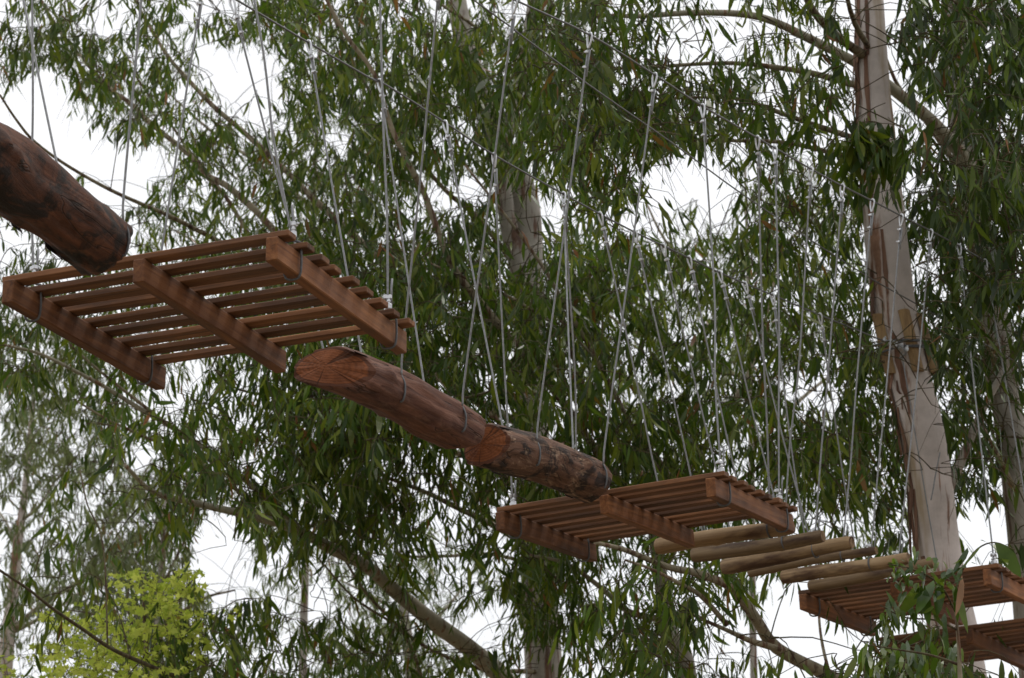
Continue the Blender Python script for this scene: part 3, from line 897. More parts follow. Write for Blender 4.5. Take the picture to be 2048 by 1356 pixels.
T4.limb([(1330, 1240), (1259, 1224), (1205, 1178), (1135, 1128), (1060, 1110)], 18.6, 17.8, 16, 6, M_BARKP)
T4.limb([(1340, 1000), (1420, 880), (1500, 740), (1540, 600), (1560, 480)], 18.5, 20.0, 14, 5)
T4.limb([(1322, 1150), (1390, 1040), (1480, 960), (1580, 900), (1680, 870)], 18.6, 19.0, 12, 5)
T4.limb([(1130, 800), (1010, 780), (900, 800), (800, 780)], 18.2, 17.4, 8, 4)
T4.dens = 0.58
T4.foliage((760, 480, 1320, 760), (16.6, 19.0), 62, spread=0.34, leaf_len=(0.13, 0.2))
T4.foliage((820, 740, 1420, 1010), (16.4, 19.0), 78, spread=0.33, leaf_len=(0.13, 0.2))
T4.foliage((1280, 480, 1640, 760), (17.5, 21.0), 40, spread=0.36, noise_cut=0.15)
T4.foliage((1350, 740, 1790, 1010), (17.0, 20.0), 46, spread=0.32)
T4.foliage((1150, 1080, 1500, 1400), (17.5, 19.5), 22, spread=0.3, noise_cut=0.2)
T4.foliage((560, 600, 900, 830), (16.8, 18.6), 38, spread=0.33, leaf_len=(0.13, 0.2))

# ---- distant gums
T5 = Tree(ground_below(-10, 1356, 38.0), 'distant white trunked gum tree in the lower left corner', M_BARK, M_BARKP, M_LEAF_HAZED)
T5.trunk([(75, 640, 6), (70, 760, 8), (62, 850, 11), (48, 999, 15), (35, 1093, 20), (24, 1204, 26), (8, 1356, 32)], 38.0, seg=12)
T5.limb([(28, 1256), (93, 1204), (179, 1148), (240, 1090)], 38.0, 36.5, 14, 5)
T5.limb([(30, 1262), (100, 1225), (200, 1160), (280, 1120)], 38.0, 39.5, 10, 4)
T5.limb([(45, 1040), (80, 1010), (112, 960), (150, 920)], 38.0, 37.0, 8, 3)
T5.limb([(36, 1140), (20, 1060), (-20, 1000)], 38.0, 39.0, 8, 4)
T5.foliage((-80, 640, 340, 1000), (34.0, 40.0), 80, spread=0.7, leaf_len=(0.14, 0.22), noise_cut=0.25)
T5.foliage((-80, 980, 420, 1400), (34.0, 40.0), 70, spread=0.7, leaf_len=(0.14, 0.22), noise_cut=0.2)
T6 = Tree(ground_below(320, 1356, 33.0), 'distant bushy gum tree rising behind the lime green tree', M_BARK2, M_BARK3, M_LEAF_HAZED)
T6.trunk([(330, 1000, 8), (325, 1120, 14), (318, 1240, 18), (315, 1356, 24)], 33.0, seg=12)
T6.limb([(322, 1180), (360, 1100), (390, 1040)], 33.0, 32.0, 8, 4)
T6.limb([(320, 1200), (260, 1110), (220, 1040)], 33.0, 33.5, 8, 4)
T6.limb([(318, 1260), (400, 1200), (470, 1180)], 33.0, 32.5, 9, 4)
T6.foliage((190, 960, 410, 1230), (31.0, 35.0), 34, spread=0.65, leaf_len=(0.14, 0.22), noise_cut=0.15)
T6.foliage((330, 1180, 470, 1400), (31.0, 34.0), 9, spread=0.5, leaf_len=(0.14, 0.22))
T7 = Tree(ground_below(830, 1356, 46.0), 'far hazy gum tree low behind the middle limbs', M_BARK2, M_BARKP, M_LEAF_HAZED)
T7.trunk([(800, 1100, 8), (806, 1200, 16), (815, 1280, 24), (825, 1356, 30)], 46.0, seg=12)
T7.limb([(808, 1230), (740, 1190), (680, 1160)], 46.0, 45.0, 10, 4)
T7.limb([(815, 1290), (880, 1230), (930, 1170)], 46.0, 46.5, 10, 4)
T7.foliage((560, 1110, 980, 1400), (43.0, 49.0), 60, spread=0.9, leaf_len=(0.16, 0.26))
T8 = Tree(ground_below(1500, 1356, 31.0), 'distant gum tree top showing pale green behind the hanger cables', M_BARK2, M_BARKP, M_LEAF_FAR)
T8.trunk([(1490, 330, 5), (1494, 480, 7), (1500, 700, 10), (1504, 1000, 13), (1508, 1356, 15)], 31.0, seg=12)
T8.limb([(1496, 640), (1400, 560), (1330, 480), (1290, 400)], 31.0, 30.0, 10, 4)
T8.limb([(1498, 760), (1350, 700), (1230, 640), (1150, 560)], 31.0, 30.0, 12, 4)
T8.limb([(1495, 560), (1580, 480), (1660, 400)], 31.0, 31.5, 10, 4)
T8.limb([(1502, 900), (1600, 800), (1700, 720)], 31.0, 31.5, 12, 4)
T8.foliage((1120, 380, 1720, 720), (28.0, 34.0), 40, spread=0.7, leaf_len=(0.14, 0.22), noise_cut=0.2)
T8.foliage((1150, 700, 1800, 1100), (28.0, 34.0), 24, spread=0.7, leaf_len=(0.14, 0.22))
T8.foliage((1420, 300, 1660, 480), (28.0, 33.0), 12, spread=0.5, leaf_len=(0.13, 0.2))
T9 = Tree(ground_below(600, 1356, 34.0), 'distant gum tree showing through the crown above the near platform', M_BARK2, M_BARKP, M_LEAF_FAR)
T9.trunk([(640, 60, 6), (632, 300, 9), (622, 700, 12), (612, 1100, 15), (605, 1356, 17)], 34.0, seg=12)
T9.limb([(630, 420), (520, 330), (420, 260), (330, 180)], 34.0, 33.0, 12, 4)
T9.limb([(626, 600), (460, 520), (330, 450)], 34.0, 33.0, 12, 4)
T9.limb([(630, 380), (740, 280), (830, 160)], 34.0, 34.5, 12, 4)
T9.limb([(622, 720), (780, 620), (900, 480)], 34.0, 34.5, 12, 4)
T9.foliage((200, 60, 760, 560), (31.0, 37.0), 44, spread=0.75, leaf_len=(0.14, 0.22), noise_cut=0.4)
T9.foliage((700, 60, 1150, 620), (31.0, 37.0), 34, spread=0.75, leaf_len=(0.14, 0.22), noise_cut=0.35)
T9.foliage((350, 560, 1100, 1000), (31.0, 37.0), 26, spread=0.75, leaf_len=(0.14, 0.22))

for T, ns in ((T1, 300), (T2, 300), (T3, 300), (T4, 300), (T5, 0), (T6, 0), (T7, 0), (T8, 0), (T9, 0)):
    T.finish(ns, twig_r=0.003 if ns else 0.004)

# shed bark hanging in strips on the left flank of the pale trunk and lying along it
for k in range(44):
    i = random.randint(int(len(TS1) * 0.16), int(len(TS1) * 0.66))
    c, r = TS1[i, :3], TS1[i, 3]
    left = k < 34
    th = random.uniform(math.pi * 0.95, math.pi * 1.2) if left else random.uniform(math.pi * 1.2, math.pi * 1.4)
    ln = random.uniform(0.2, 0.8); wd = random.uniform(0.006, 0.02)
    V, Fc = [], []
    m = 7
    for j in range(m):
        t = j / (m - 1)
        q = TS1[min(i + 0, len(TS1) - 1), :3].copy()
        zz = c[2] - ln * t
        row = int(np.argmin(np.abs(TS1[:, 2] - zz)))
        q, r = TS1[row, :3].copy(), TS1[row, 3]
        q[2] = zz
        lift = 1.015 + (0.22 * t ** 2 if left else 0.04 * t ** 2) * random.uniform(.5, 1.3)
        wj = wd * (0.25 + 0.9 * math.sin(math.pi * (0.12 + 0.8 * t))) * random.uniform(.6, 1.2) + 0.001
        for s in (-1, 1):
            a = th + s * wj / r
            V.append(q + np.array([math.cos(a), math.sin(a), 0]) * r * lift - T1.base)
        for s in (-1, 1):
            a = th + s * wj / r
            V.append(q + np.array([math.cos(a), math.sin(a), 0]) * (r * lift + 0.004) - T1.base)
    for j in range(m - 1):
        o0, o1 = j * 4, j * 4 + 4
        Fc += [(o0, o0 + 1, o1 + 1, o1), (o0 + 2, o1 + 2, o1 + 3, o0 + 3), (o0, o1, o1 + 2, o0 + 2), (o0 + 1, o0 + 3, o1 + 3, o1 + 1)]
    mesh_obj('bark_strip', V, Fc, M_STRIP, T1.root)

# ---- lime green tree (lower left)
TL = Tree(ground_below(290, 1356, 17.0), 'small lime green broadleaf tree in the lower left', M_BARK3, M_TWIG, M_LEAF_LIME, name='broadleaf_tree')
TL.trunk([(285, 1170, 4), (290, 1260, 7), (292, 1356, 12)], 17.0, seg=10)
for pts in ([(291, 1340), (240, 1270), (190, 1230), (130, 1220)], [(290, 1330), (330, 1250), (370, 1180), (395, 1150)], [(289, 1290), (255, 1220), (262, 1150)],
            [(292, 1370), (200, 1330), (120, 1310)], [(292, 1380), (370, 1320), (410, 1270)], [(292, 1400), (180, 1390), (90, 1370)]):
    TL.limb(pts, 17.0, 17.0 + random.uniform(-1, 1), 5, 2.5)
LIME = [(280, 1160, 30, 26), (262, 1150, 20, 16), (300, 1200, 50, 40), (370, 1165, 34, 24), (385, 1150, 20, 14), (345, 1200, 40, 30), (200, 1230, 50, 30), (120, 1235, 34, 20),
        (240, 1270, 70, 40), (320, 1260, 60, 40), (160, 1310, 70, 40), (100, 1310, 24, 30), (260, 1330, 80, 40), (400, 1240, 30, 26), (395, 1290, 30, 30), (180, 1370, 90, 40), (320, 1370, 80, 40), (10, 1330, 16, 22), (230, 1450, 160, 50)]
for (x, y, rx, ry) in LIME:
    for k in range(int(rx * ry / 68) + 4):
        a, q = random.uniform(0, 2 * math.pi), math.sqrt(random.random())
        s = at_y(x + rx * q * math.cos(a), y + ry * q * math.sin(a), 17.0 + random.gauss(0, 0.5))
        TL.spray(s, (0.045, 0.075), (4, 8), (.12, .28), 0.25, 1.0)
TL.finish(0, gap_leaf=0.5, lobed=True, twig_r=0.0011)

# ================================================================== THE ROPES COURSE
L_P, W_P = 1.2, 1.1
PAL = {1: (-1.145, 8.705, 4.689, -0.367, -0.013, -0.018),
       2: (0.658, 11.593, 4.54, -0.434, 0.008, 0.057),
       3: (2.392, 13.8, 4.538, -0.494, -0.006, 0.024)}
_c4 = at_z(1758, 1274, 4.5)
_y4 = -0.5
PAL[4] = (_c4[0] + math.cos(_y4) * .6 - math.sin(_y4) * .55, _c4[1] + math.sin(_y4) * .6 + math.cos(_y4) * .55, 4.475, _y4, 0.0, 0.0)


def pal_frame(k):
    x, y, z, yaw, ta, tc = PAL[k]
    c, s = math.cos(yaw), math.sin(yaw)
    U = Vector((c, s, ta)).normalized(); V = Vector((-s, c, tc)); V = (V - U * V.dot(U)).normalized(); Nn = U.cross(V)
    return Matrix(((U.x, V.x, Nn.x, x), (U.y, V.y, Nn.y, y), (U.z, V.z, Nn.z, z), (0, 0, 0, 1)))


PLAB = {1: 'large near slatted timber platform hanging below the thick dark log', 2: 'slatted timber platform hanging between the bark log and the round poles',
        3: 'slatted timber platform half behind leaves in front of the pale trunk', 4: 'lowest slatted platform at the right edge beneath the leaves'}
BX = {'l': -0.565, 'm': -0.01, 'r': 0.535}
HANG_V = {'near': -0.40, 'far': 0.44}


def platform(k):
    r = random.Random(k * 11)
    Mx = pal_frame(k)
    root = empty('slatted_platform', (0, 0, 0), PLAB[k], 'platform', 'slatted platforms of the rope course')
    root.matrix_world = Mx
    pit = (W_P - 0.07) / 8
    for i in range(9):
        wd = 0.063 + r.uniform(-0.006, 0.006)
        vf = box_vf(L_P + r.uniform(-0.012, 0.012), wd, 0.024, (0, 0, 0), 0.003, 0.0012, r)
        o = mesh_obj('slat', vf[0], vf[1], M_PALLET, root)
        o.location = (r.uniform(-0.008, 0.008), -W_P / 2 + 0.035 + i * pit + r.uniform(-.006, .006), 0.0125 + r.uniform(0, .002))
        o.rotation_euler = (r.uniform(-.012, .012), 0, r.uniform(-.007, .007))
    for key in 'lmr':
        vf = box_vf(0.048, W_P * 1.04 + r.uniform(-.01, .01), 0.092, (0, 0, 0), 0.004, 0.0015, r)
        o = mesh_obj('beam', vf[0], vf[1], M_BEAM, root)
        o.location = (BX[key], 0.004 + r.uniform(-.008, .008), -0.0475)
    return root, Mx


PL = {k: platform(k) for k in PAL}

# overhead cables: two carrying lines above the platforms' sides and one safety line
def edge(k, s):
    x, y, z, yaw, _, _ = PAL[k]
    return np.array([x + math.cos(yaw) * s * .6, y + math.sin(yaw) * s * .6])


def on_plane(px, s):
    a, b = edge(1, s), edge(3, s)
    n = np.array([b[1] - a[1], -(b[0] - a[0])])
    d = ray(*px)
    t = (n @ a) / (n @ d[:2])
    return CAM + d * t


def line_point(s, Y):
    a, b = edge(1, s), edge(3, s)
    t = (Y - a[1]) / (b[1] - a[1])
    return a + (b - a) * t


A_PX = [(617, 85), (759, 162), (890, 245), (988, 310), (1127, 388), (1200, 428), (1269, 464), (1326, 491), (1378, 516), (1439, 545), (1490, 567), (1545, 590), (1640, 630), (1768, 682)]
B_PX = [(882, -72), (1030, 0), (1180, 70), (1310, 150), (1405, 212), (1550, 296), (1622, 338), (1685, 372), (1745, 402), (1803, 432), (1862, 462), (1918, 492), (1970, 522), (2100, 600)]
A3 = [on_plane(p, -.8) for p in A_PX]
A3[-1] = at_y(1768, 682, 15.75)                  # made fast to the trunk
B3 = [on_plane(p, .8) for p in B_PX]
C3 = [on_plane(p, 0.0) for p in [(950, 2), (1032, 63), (1175, 168), (1350, 290), (1470, 378), (1600, 466), (1740, 556), (1840, 612), (1990, 700)]]


def ext(p, q, d):
    v = (p - q) / np.linalg.norm(p - q)
    return p + v * d


def cable(pts, r, label, grp):
    P = smooth_path(np.array(pts), 4)
    c = P.mean(0)
    V, Fc = tube(P - c, r, 7)
    o = mesh_obj('carrying_cable', V, Fc, M_CABLE, None, smooth=True, loc=tuple(c))
    tag(o, label, 'cable', grp)


cable([ext(A3[0], A3[4], 4.5)] + A3, 0.0048, 'dark overhead cable tied to the wire wrap on the pale trunk', 'overhead cables')
cable([ext(B3[0], B3[4], 4.0)] + B3 + [ext(B3[-1], B3[-3], 2.0)], 0.0048, 'dark overhead cable highest in view crossing high on the pale trunk', 'overhead cables')
cable([ext(C3[0], C3[3], 4.0)] + C3 + [ext(C3[-1], C3[-3], 2.0)], 0.0042, 'thin bare overhead line without hangers between the two carrying cables', 'overhead cables')


def nut_clamp(root, base, p, axis, size=0.026):
    """U-bolt rope clamp: saddle with two threaded ends."""
    ax = Vector(axis).normalized()
    q = ax.to_track_quat('Z', 'Y').to_matrix().to_4x4()
    M4 = Matrix.Translation(Vector(p - base)) @ q
    mb = MB()
    mb.add(xf(box_vf(size * 1.3, size * 0.75, size * 0.7, (0, 0, 0), size * .12), M4))
    for s in (-1, 1):
        V, Fc = tube([(s * size * .42, -size * .2, 0), (s * size * .42, size * .9, 0)], size * .15, 6)
        mb.add(xf((V, Fc), M4))
        mb.add(xf(box_vf(size * .4, size * .25, size * .4, (s * size * .42, size * .62, 0), size * .05), M4))
    mb.build('clamp', M_CLAMP, root)


def top_eye(root, base, top, dirn):
    """Thimble eye over the overhead cable and two clamps below it."""
    d = np.asarray(dirn, float); d = d / np.linalg.norm(d)
    side = np.array([0.87, -0.5, 0.0]); side -= d * (side @ d); side /= np.linalg.norm(side)
    pts = []
    for t in np.linspace(0, 1, 15):
        a = t * 2 * math.pi
        u = (1 - math.cos(a)) / 2          # 0 bottom .. 1 top
        w = math.sin(a) * 0.015 * (0.35 + 0.65 * u)
        pts.append(top - d * (0.014 - 0.075 * u) * -1 * 0 + d * (0.075 * (1 - u) - 0.012) + side * w)
    V, Fc = tube(np.array(pts) - base, 0.0052, 6, cap=False)
    mesh_obj('eye', V, Fc, M_CLAMP, root, smooth=True)
    nut_clamp(root, base, top + d * 0.082, d, 0.019)
    nut_clamp(root, base, top + d * 0.155, d, 0.018)
    # short dead end of the rope beside the leg
    V, Fc = tube(np.array([top + d * 0.07 + side * 0.010, top + d * 0.14 + side * 0.009, top + d * 0.2 + side * 0.011]) - base, 0.0045, 5)
    mesh_obj('rope_end', V, Fc, M_WIRE, root, smooth=True)


R_W = 0.0047


def leg_path(top, bot, sag=0.012):
    m = (top + bot) / 2 + np.array([random.uniform(-sag, sag), random.uniform(-sag, sag), -0.0])
    q = top * .25 + bot * .75 + np.array([random.uniform(-sag, sag), random.uniform(-sag, sag), 0]) * .6
    return smooth_path(np.array([top, m, q, bot]), 6)


def hanger(top, bot, label, loop_pts=None, clamp_at=None, grp='hanger cables'):
    base = bot
    root = empty('hanger_cable', base, label, 'cable', grp)
    d = (bot - top) / np.linalg.norm(bot - top)
    P = leg_path(top + d * 0.07, bot)
    V, Fc = tube(P - base, R_W, 7)
    mesh_obj('wire', V, Fc, M_WIRE, root, smooth=True)
    top_eye(root, base, top, d)
    if loop_pts is not None:
        LPp = smooth_path(np.array(loop_pts), 4)
        V, Fc = tube(LPp - base, R_W, 7, cap=False)
        mesh_obj('loop', V, Fc, M_LOOP, root, smooth=True)
    nut_clamp(root, base, bot + np.array([0, 0, 0.012]), (1, 0.3, 0), 0.034)
    nut_clamp(root, base, bot + np.array([0, 0, 0.055]) - d * 0.0, d, 0.026)
    V, Fc = tube(np.array([bot + np.array([.014, 0, .0]), bot - d * 0.09 + np.array([.016, 0, 0]), bot - d * 0.13 + np.array([.02, 0, 0])]) - base, 0.0048, 5)
    mesh_obj('rope_end', V, Fc, M_WIRE, root, smooth=True)
    return root


def pal_hang(k, side, vend, top, label):
    Mx = PL[k][1]
    bx, vv = BX[side], HANG_V[vend]
    w = lambda u, v, n: np.array(Mx @ Vector((u, v, n)))
    loop = [w(bx + .034, vv, .03), w(bx + .036, vv + .004, -.04), w(bx + .028, vv + .008, -.095), w(bx, vv + .012, -.106), w(bx - .03, vv + .008, -.095), w(bx - .036, vv + .004, -.04), w(bx - .034, vv, .03), w(bx, vv, .042), w(bx + .034, vv, .03)]
    hanger(top, w(bx, vv, 0.05), label, loop)


def top_over(s, p, z, dy=0.0):
    q = line_point(s, p[1] + dy)
    return np.array([q[0], q[1], z])


def wpt(k, side, vend):
    return np.array(PL[k][1] @ Vector((BX[side], HANG_V[vend], 0.05)))


zA, zB = A3[0][2], B3[0][2]
pal_hang(1, 'l', 'near', top_over(-.8, wpt(1, 'l', 'near'), zA, -.05), 'hanger cable to the outer left corner of the near platform')
pal_hang(1, 'l', 'far', top_over(-.8, wpt(1, 'l', 'far'), zA, .0), 'hanger cable passing behind the near platform to its far left corner')
pal_hang(1, 'r', 'near', top_over(.8, wpt(1, 'r', 'near'), zB, -.1), 'hanger cable to the upper right corner of the near platform')
pal_hang(1, 'r', 'far', top_over(.8, wpt(1, 'r', 'far'), zB, -.1), 'hanger cable to the right tip of the near platform above the log')
pal_hang(2, 'l', 'near', A3[3], 'hanger cable to the left corner of the middle platform behind the bark log')
pal_hang(2, 'l', 'far', A3[4] + np.array([0, .0, 0.0]), 'hanger cable to the lower left corner of the middle platform')
pal_hang(2, 'r', 'near', B3[4], 'hanger cable to the top right corner of the middle platform')
pal_hang(2, 'r', 'far', B3[5], 'hanger cable to the right tip of the middle platform above the poles')
pal_hang(3, 'l', 'near', A3[11], 'hanger cable to the left corner of the platform in front of the trunk')
pal_hang(3, 'l', 'far', A3[12], 'hanger cable to the far left corner of the platform in front of the trunk')
pal_hang(3, 'r', 'near', B3[11], 'hanger cable to the near right corner of the platform in front of the trunk')
pal_hang(3, 'r', 'far', B3[12], 'rightmost hanger cable to the platform in front of the trunk')

# ---- logs
def log(name, label, e0, e1, r0, r1, mat, cut0, cut1, seed, bark_flakes=0):
    """e0 near end, e1 far end; cut0/cut1 = slant of the saw cuts (offset of the rim along the axis at the bottom / left)."""
    e0, e1 = np.asarray(e0, float), np.asarray(e1, float)
    ax = unit(e1 - e0)
    L = np.linalg.norm(e1 - e0)
    X = Vector(ax); Y = Vector((0, 0, 1)).cross(X).normalized(); Z = X.cross(Y)
    root = empty(name, e0, label, 'log', 'hanging logs of the rope course')
    root.matrix_world = Matrix(((X.x, Y.x, Z.x, e0[0]), (X.y, Y.y, Z.y, e0[1]), (X.z, Y.z, Z.z, e0[2]), (0, 0, 0, 1)))
    seg, nx = 48, 56

    def cutx(cut, a, b, o, sgn):
        x = cut[0] * a + cut[1] * b
        if len(cut) > 2:                                  # the saw came in twice: a second facet
            x2 = cut[2] + cut[3] * a + cut[4] * b
            x = max(x, x2) if sgn > 0 else min(x, x2)
        return x + 0.007 * mnoise.noise((a * 2.5, b * 2.5, seed + o)) + 0.004 * mnoise.noise((a * 9, b * 9, seed + o))
    kr_ = random.Random(seed + 1)
    knots = [(kr_.uniform(.1, L - .1), kr_.uniform(math.pi * .9, math.pi * 2.1), kr_.uniform(.6, 1.2)) for _ in range(5)]
    V, Fc = [], []
    for i in range(nx + 1):
        t = i / nx
        for k in range(seg):
            th = 2 * math.pi * k / seg
            cy, sz = math.cos(th), math.sin(th)
            x0, x1 = cutx(cut0, cy, sz, 0, 1), L + cutx(cut1, cy, sz, 9, -1)
            x = x0 + (x1 - x0) * t
            r = r0 + (r1 - r0) * t
            r *= 1 + 0.13 * mnoise.noise((x * 2.6 + seed, cy * 1.2, sz * 1.2)) + 0.06 * mnoise.noise((x * 6 + seed, cy * 3.5, sz * 3.5)) + 0.022 * mnoise.noise((x * 14, cy * 12, sz * 12 + seed))
            for kx, ka, kr in knots:                      # knots and healed branch stubs
                r += 0.016 * kr * math.exp(-((x - kx) / (.035 * kr)) ** 2 - ((math.remainder(th - ka, 2 * math.pi)) * r0 / (.035 * kr)) ** 2)
            g = mnoise.noise((x * 0.8 + seed * 3, cy * 4.2, sz * 4.2))
            if abs(g) < 0.04: r *= 0.945                 # long drying cracks
            if i in (0, nx): r *= 0.95 + 0.03 * mnoise.noise((cy * 4, sz * 4, seed + i))
            bow = 0.02 * math.sin(math.pi * t)
            V.append((x, r * cy, r * sz + bow))
    for i in range(nx):
        for k in range(seg):
            k2 = (k + 1) % seg
            Fc.append((i * seg + k, i * seg + k2, (i + 1) * seg + k2, (i + 1) * seg + k))
    mesh_obj('log_body', V, Fc, mat, root, smooth=True)
    for i in (0, nx):
        ring = [np.array(V[i * seg + k]) for k in range(seg)]
        c = np.mean(ring, 0)
        VV, FF = [], []
        rings = 6
        for q in range(rings):
            f = 1 - q / rings
            for k in range(seg):
                p = c + (ring[k] - c) * f
                th = 2 * math.pi * k / seg
                p[0] = cutx(cut0, math.cos(th) * f, math.sin(th) * f, 0, 1) if i == 0 else L + cutx(cut1, math.cos(th) * f, math.sin(th) * f, 9, -1)
                VV.append(p)
        c[0] = cutx(cut0, 0, 0, 0, 1) if i == 0 else L + cutx(cut1, 0, 0, 9, -1)
        VV.append(c)
        for q in range(rings - 1):
            for k in range(seg):
                k2 = (k + 1) % seg
                FF.append((q * seg + k, q * seg + k2, (q + 1) * seg + k2, (q + 1) * seg + k))
        for k in range(seg):
            FF.append(((rings - 1) * seg + k, (rings - 1) * seg + (k + 1) % seg, len(VV) - 1))
        if i == 0: FF = [tuple(reversed(f)) for f in FF]
        mesh_obj('cut_face', VV, FF, M_CUT, root)
    rr = random.Random(seed)
    for j in range(bark_flakes):                          # curled flakes of bark still clinging
        th = rr.uniform(-0.9, 2.4) ; x = rr.uniform(.05, L - .12); wd = rr.uniform(.01, .03); ln = rr.uniform(.05, .16)
        VV, FF = [], []
        for q in range(4):
            t = q / 3
            for s in (-1, 1):
                a = th + s * wd * (1 - .4 * t) / r0
                r = (r0 + (r1 - r0) * x / L) * (1.012 + 0.05 * t * t)
                VV.append((x + ln * t, r * math.cos(a), r * math.sin(a)))
        for q in range(3): FF.append((q * 2, q * 2 + 1, q * 2 + 3, q * 2 + 2))
        mesh_obj('bark_flake', VV, FF, M_STRIP if rr.random() < .4 else M_LOG_BARK, root)
    return root, e0, ax, L, r0, r1


def ray_y(x, y, Y): return at_y(x, y, Y)


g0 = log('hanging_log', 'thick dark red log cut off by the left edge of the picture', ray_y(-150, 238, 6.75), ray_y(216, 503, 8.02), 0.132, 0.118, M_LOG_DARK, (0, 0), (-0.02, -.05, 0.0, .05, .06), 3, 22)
g1 = log('hanging_log', 'smooth red brown log with slanted orange cut beside the near platform', ray_y(648, 729, 9.40), ray_y(934, 868, 10.30), 0.108, 0.104, M_LOG_SMOOTH, (-0.06, 0.075, 0.01, -0.20, 0.06), (0, 0.035, 0.0, -.05, .10), 5, 4)
g2 = log('hanging_log', 'shorter log with flaking pale bark above the middle platform', ray_y(962, 888, 10.36), ray_y(1196, 968, 10.98), 0.106, 0.104, M_LOG_BARK, (0.0, 0.04, 0.0, -.08, 0.03), (0, -.02, 0.01, 0.02, .05), 8, 34)


def sling(g, t, topA, topB, label):
    root_, e0, ax, L, r0, r1 = g
    c = e0 + ax * L * t
    r = (r0 + (r1 - r0) * t) + 0.005
    e1 = np.array([ax[1], -ax[0], 0.0]); e1 /= np.linalg.norm(e1)      # towards the right-hand cable
    e2 = np.cross(e1, ax); e2 = e2 if e2[2] > 0 else -e2
    base = c
    root = empty('log_sling', base, label, 'cable', 'slings round the hanging logs')
    pt = lambda a, k=1.0: c + r * k * (math.cos(math.radians(a)) * e1 + math.sin(math.radians(a)) * e2)
    legs = [(topA, [pt(196, .8), pt(190), pt(172), pt(152)])]
    if topB is not None:
        legs.append((topB, [pt(-34, .8), pt(-28), pt(-8), pt(14), pt(36)]))
    for top, arc in legs:                                  # each leg is drawn through a drilled hole in the flank
        end = arc[-1]
        d = unit(end - top)
        V, Fc = tube(smooth_path(np.array(arc), 4) - base, R_W, 7, cap=False)
        mesh_obj('loop', V, Fc, M_LOOP, root, smooth=True)
        tang = unit(arc[-1] - arc[-2])
        P = smooth_path(np.array([top + d * .07, top * .5 + end * .5, end + (top - end) * .08 + tang * .012, end]), 8)
        V, Fc = tube(P - base, R_W, 7)
        mesh_obj('wire', V, Fc, M_WIRE, root, smooth=True)
        top_eye(root, base, top, d)
    return root


tB = lambda Y: np.array([*line_point(.8, Y), zB])
tA = lambda Y: np.array([*line_point(-.8, Y), zA])
sling(g0, .93, tA(8.35), tB(7.75), 'wire sling round the end of the thick dark log at left')
sling(g0, .12, tA(7.4), tB(6.95), 'wire sling at the far left edge round the thick dark log')
sling(g1, .14, A3[0] + (A3[0] - A3[1]) * 1.0, None, 'wire sling near the slanted cut end of the smooth log')
sling(g1, .40, A3[0], B3[0], 'wire sling on the smooth log just below the platform tip')
sling(g1, .84, A3[1], B3[1], 'wire sling round the far end of the smooth log')
sling(g2, .34, A3[2], B3[2], 'wire sling round the bark log near its orange cut face')
sling(g2, .92, A3[4], B3[3], 'wire sling round the far end of the bark log')

